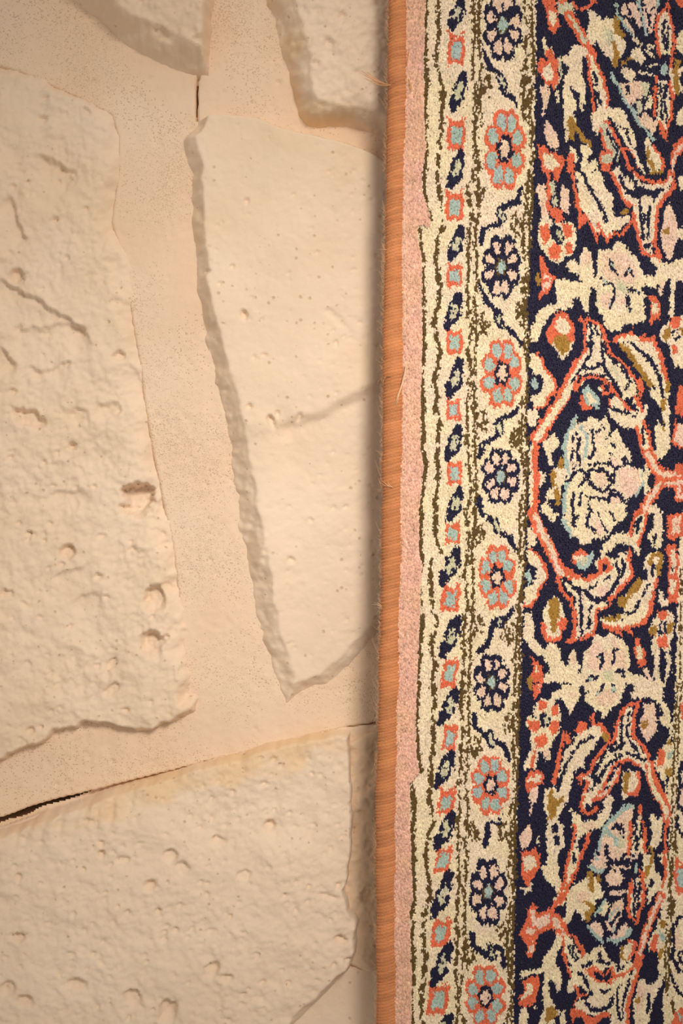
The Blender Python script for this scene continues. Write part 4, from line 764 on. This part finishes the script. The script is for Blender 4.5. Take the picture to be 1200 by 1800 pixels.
# tuft template: root, two shoulders, two hips, tip, crown
TV = np.array([[0, 0.0, 3.9], [-2.6, 2.0, 1.2], [2.6, 2.0, 1.2], [-2.2, 3.4, -2.8], [2.2, 3.4, -2.8], [0, 3.6, -6.2], [0, 5.9, -1.2]])
TV = TV * np.array([KS, 0.66, KS])
TF = np.array([[0, 1, 6], [1, 3, 6], [3, 5, 6], [5, 4, 6], [4, 2, 6], [2, 0, 6]])
def tufts(name, mask, tall=1.0, size=1.0, vary=0.09):
    x = GX[mask]; y = GY[mask]; c = code[mask]; n = len(x)
    ang = rk.normal(0, 0.20, n) - 0.06; s = rk.uniform(0.85, 1.25, n) * size; hz = rk.uniform(0.75, 1.3, n) * tall
    ca, sa = np.cos(ang), np.sin(ang)
    tx, ty, tz = TV[:, 0][None] * s[:, None], TV[:, 1][None] * hz[:, None], TV[:, 2][None] * s[:, None]
    tipx = rk.normal(0, 0.5, n)
    vx = wx(x, RD)[:, None] + tx * ca[:, None] - tz * sa[:, None]
    vx[:, 5] += tipx; vx[:, 6] += 0.4 * tipx
    vz = wz(y, RD)[:, None] + tx * sa[:, None] + tz * ca[:, None]
    dye = KEYS.index('n')
    low = np.where(c == dye, 0.25, 0.0) + 1.0 * fbm(x, y, 45, 2, 9)     # dark wool is worn a little lower
    vy = (108.8 + wave(x, y) + low)[:, None] + ty
    V = np.stack([vx, vy, vz], -1).reshape(-1, 3)
    Fc = (TF[None] + 7 * np.arange(n)[:, None, None]).reshape(-1, 3)
    me = make_mesh(name, V, Fc)
    col = PAL[c] * (1 + rk.normal(0, vary, n))[:, None] * (1 + 0.07 * fbm(x, y, 22, 2, 3))[:, None]
    pk = np.clip(0.5 + 1.3 * fbm(x, y, 38, 2, 6), 0, 1)          # uneven dye
    col[:, 1] *= 1 - 0.025 * pk; col[:, 2] *= 1 - 0.07 * (1 - pk)
    color_attr(me, np.repeat(np.clip(col, 0.003, 1), 7, axis=0))
    o = rug_part(name, me, M_PILE)
    o['kind'] = 'stuff'
    return o
o = tufts('edge_band_pile', ok & is_band, 2.1, 1.35, 0.13); o['label'] = 'plain pink pile band beside the orange cord'
o = tufts('guard_border_pile', ok & ~is_band & ~is_main); o['label'] = 'cream guard border with rosettes and olive outlines'
o = tufts('main_border_pile', ok & is_main); o['label'] = 'navy main border with cream and coral flowers'

# wrapped selvedge cord
ys = np.arange(YT, YB, 1.15); ns = 18
th = np.linspace(0, 2 * math.pi, ns, endpoint=False)
TH, YS = np.meshgrid(th, ys)
slant = 4.5 * np.cos(TH - 0.2)
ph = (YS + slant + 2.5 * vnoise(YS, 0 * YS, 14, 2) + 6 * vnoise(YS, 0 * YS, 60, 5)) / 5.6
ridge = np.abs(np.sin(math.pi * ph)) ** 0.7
lump = fbm(YS, YS * 0, 60, 3, 12)
R = 15.2 + 2.4 * lump[:, :1] + 1.9 * ridge + 0.6 * fbm(YS, TH * 9, 7, 2, 44)
cx = wx(cord_x(YS) + 1.6 * fbm(YS, 0 * YS, 45, 2, 3), RD)
V = np.stack([(cx + R * np.cos(TH)).ravel(), (110.0 + R * 0.80 * np.sin(TH)).ravel(), wz(YS, RD).ravel()], 1)
idx = np.arange(len(ys) * ns).reshape(len(ys), ns)
nxt = np.roll(idx, -1, axis=1)
me = make_mesh('selvedge_cord', V, Q(idx[:-1], idx[1:], nxt[1:], nxt[:-1])[:, ::-1])
yarnid = np.floor(ph)
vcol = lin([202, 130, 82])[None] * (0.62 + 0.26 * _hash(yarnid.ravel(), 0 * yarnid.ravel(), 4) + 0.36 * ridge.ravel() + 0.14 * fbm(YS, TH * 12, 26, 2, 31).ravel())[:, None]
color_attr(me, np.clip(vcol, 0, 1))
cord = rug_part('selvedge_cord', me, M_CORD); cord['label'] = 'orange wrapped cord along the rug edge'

# stray fibres
def strands(name, paths, rad, cols, parent_fn=rug_part, mat=M_CORD, stuff=True):
    V = []; Fq = []; C = []; n = 0
    for p, r, c in zip(paths, rad, cols):
        m = len(p)
        for i, q in enumerate(p):
            t = 1 - 0.6 * i / (m - 1)
            for k in range(3):
                a = 2.094 * k + 0.5
                V.append((q[0] + r * t * math.cos(a), q[1] + r * t * math.sin(a), q[2] + 0.5 * r * t * math.sin(a + 1))); C.append(c)
        for i in range(m - 1):
            for k in range(3):
                a = n + 3 * i + k; b = n + 3 * i + (k + 1) % 3
                Fq.append((a, b, b + 3, a + 3))
        n += 3 * m
    me = make_mesh(name, np.array(V), np.array(Fq)); color_attr(me, np.array(C))
    o = parent_fn(name, me, mat)
    if stuff: o['kind'] = 'stuff'
    return o
rf = np.random.default_rng(3)
paths, rads, cols = [], [], []
for _ in range(6500):
    y = rf.uniform(YT + 10, YB - 10)
    if vnoise(np.array([y]), np.array([0.0]), 35, 9)[0] < rf.uniform(0.1, 0.7): continue
    left = rf.random() < 0.97
    a = math.pi - rf.uniform(-0.9, 0.25) if left else rf.uniform(0.7, 2.4)
    x0 = float(wx(cord_x(y), RD)) + 14.5 * math.cos(a); d0 = 110 + 11.5 * math.sin(a); z0 = float(wz(y, RD))
    ln = rf.uniform(3, 12) * (1.8 if rf.random() < 0.08 else 1); up = rf.normal(0, 0.55); cv = rf.normal(0, 0.6)
    pts = []
    for i in range(6):
        t = i / 5
        pts.append((x0 + ln * t * math.cos(a) * (0.8 if left else 0.25), d0 + ln * t * (0.25 + 0.3 * math.sin(a)), z0 + ln * (up * t + cv * t * t)))
    paths.append(pts); rads.append(rf.uniform(0.16, 0.30)); cols.append(lin([236, 182, 134]))
strands('edge_fuzz', paths, rads, cols)

def thread(px, depth, r, col, k=1, spread=0.0):
    """a loose yarn end of k strands following photo-pixel points"""
    P_, R_, C_ = [], [], []
    for j in range(k):
        dx, dz = rf.normal(0, spread, 2)
        m = len(px)
        P_.append([(float(wx(x, d + 36)) + dx * i / (m - 1), d + 36 + 0.6 * (j % 2), float(wz(y, d + 36)) + dz * i / (m - 1)) for i, ((x, y), d) in enumerate(zip(px, depth))])
        R_.append(r); C_.append(lin(col))
    return strands('loose_thread', P_, R_, C_, stuff=False)
thread([(690, 150), (678, 149), (666, 146), (652, 138), (640, 131)], [82, 78, 74, 74, 74], 0.8, [232, 170, 120], 12, 6.0)
thread([(714, 640), (711, 655), (706, 675), (699, 694), (694, 712)], [86, 89, 90, 91, 88], 1.2, [246, 205, 158], 3, 1.2)
thread([(689, 662), (677, 662), (671, 668), (668, 676)], [88, 88, 84, 80], 0.9, [238, 184, 132], 4, 3.0)
thread([(719, 88), (718, 98), (716, 108), (714, 118)], [82, 84, 84, 82], 0.8, [238, 178, 120], 3, 1.0)
thread([(718, 138), (721, 148), (724, 158)], [83, 84, 84], 0.7, [238, 178, 120], 3, 1.0)
thread([(690, 857), (680, 853), (672, 846)], [88, 86, 82], 0.8, [238, 184, 132], 5, 3.0)
thread([(680, 1072), (672, 1068), (664, 1064), (656, 1064)], [80, 78, 76, 76], 0.7, [236, 190, 150], 6, 3.0)
thread([(684, 440), (676, 441), (668, 444)], [80, 78, 76], 0.6, [236, 190, 150], 4, 4.0)
thread([(680, 1158), (670, 1155), (662, 1153)], [80, 78, 76], 0.7, [236, 190, 150], 6, 3.5)
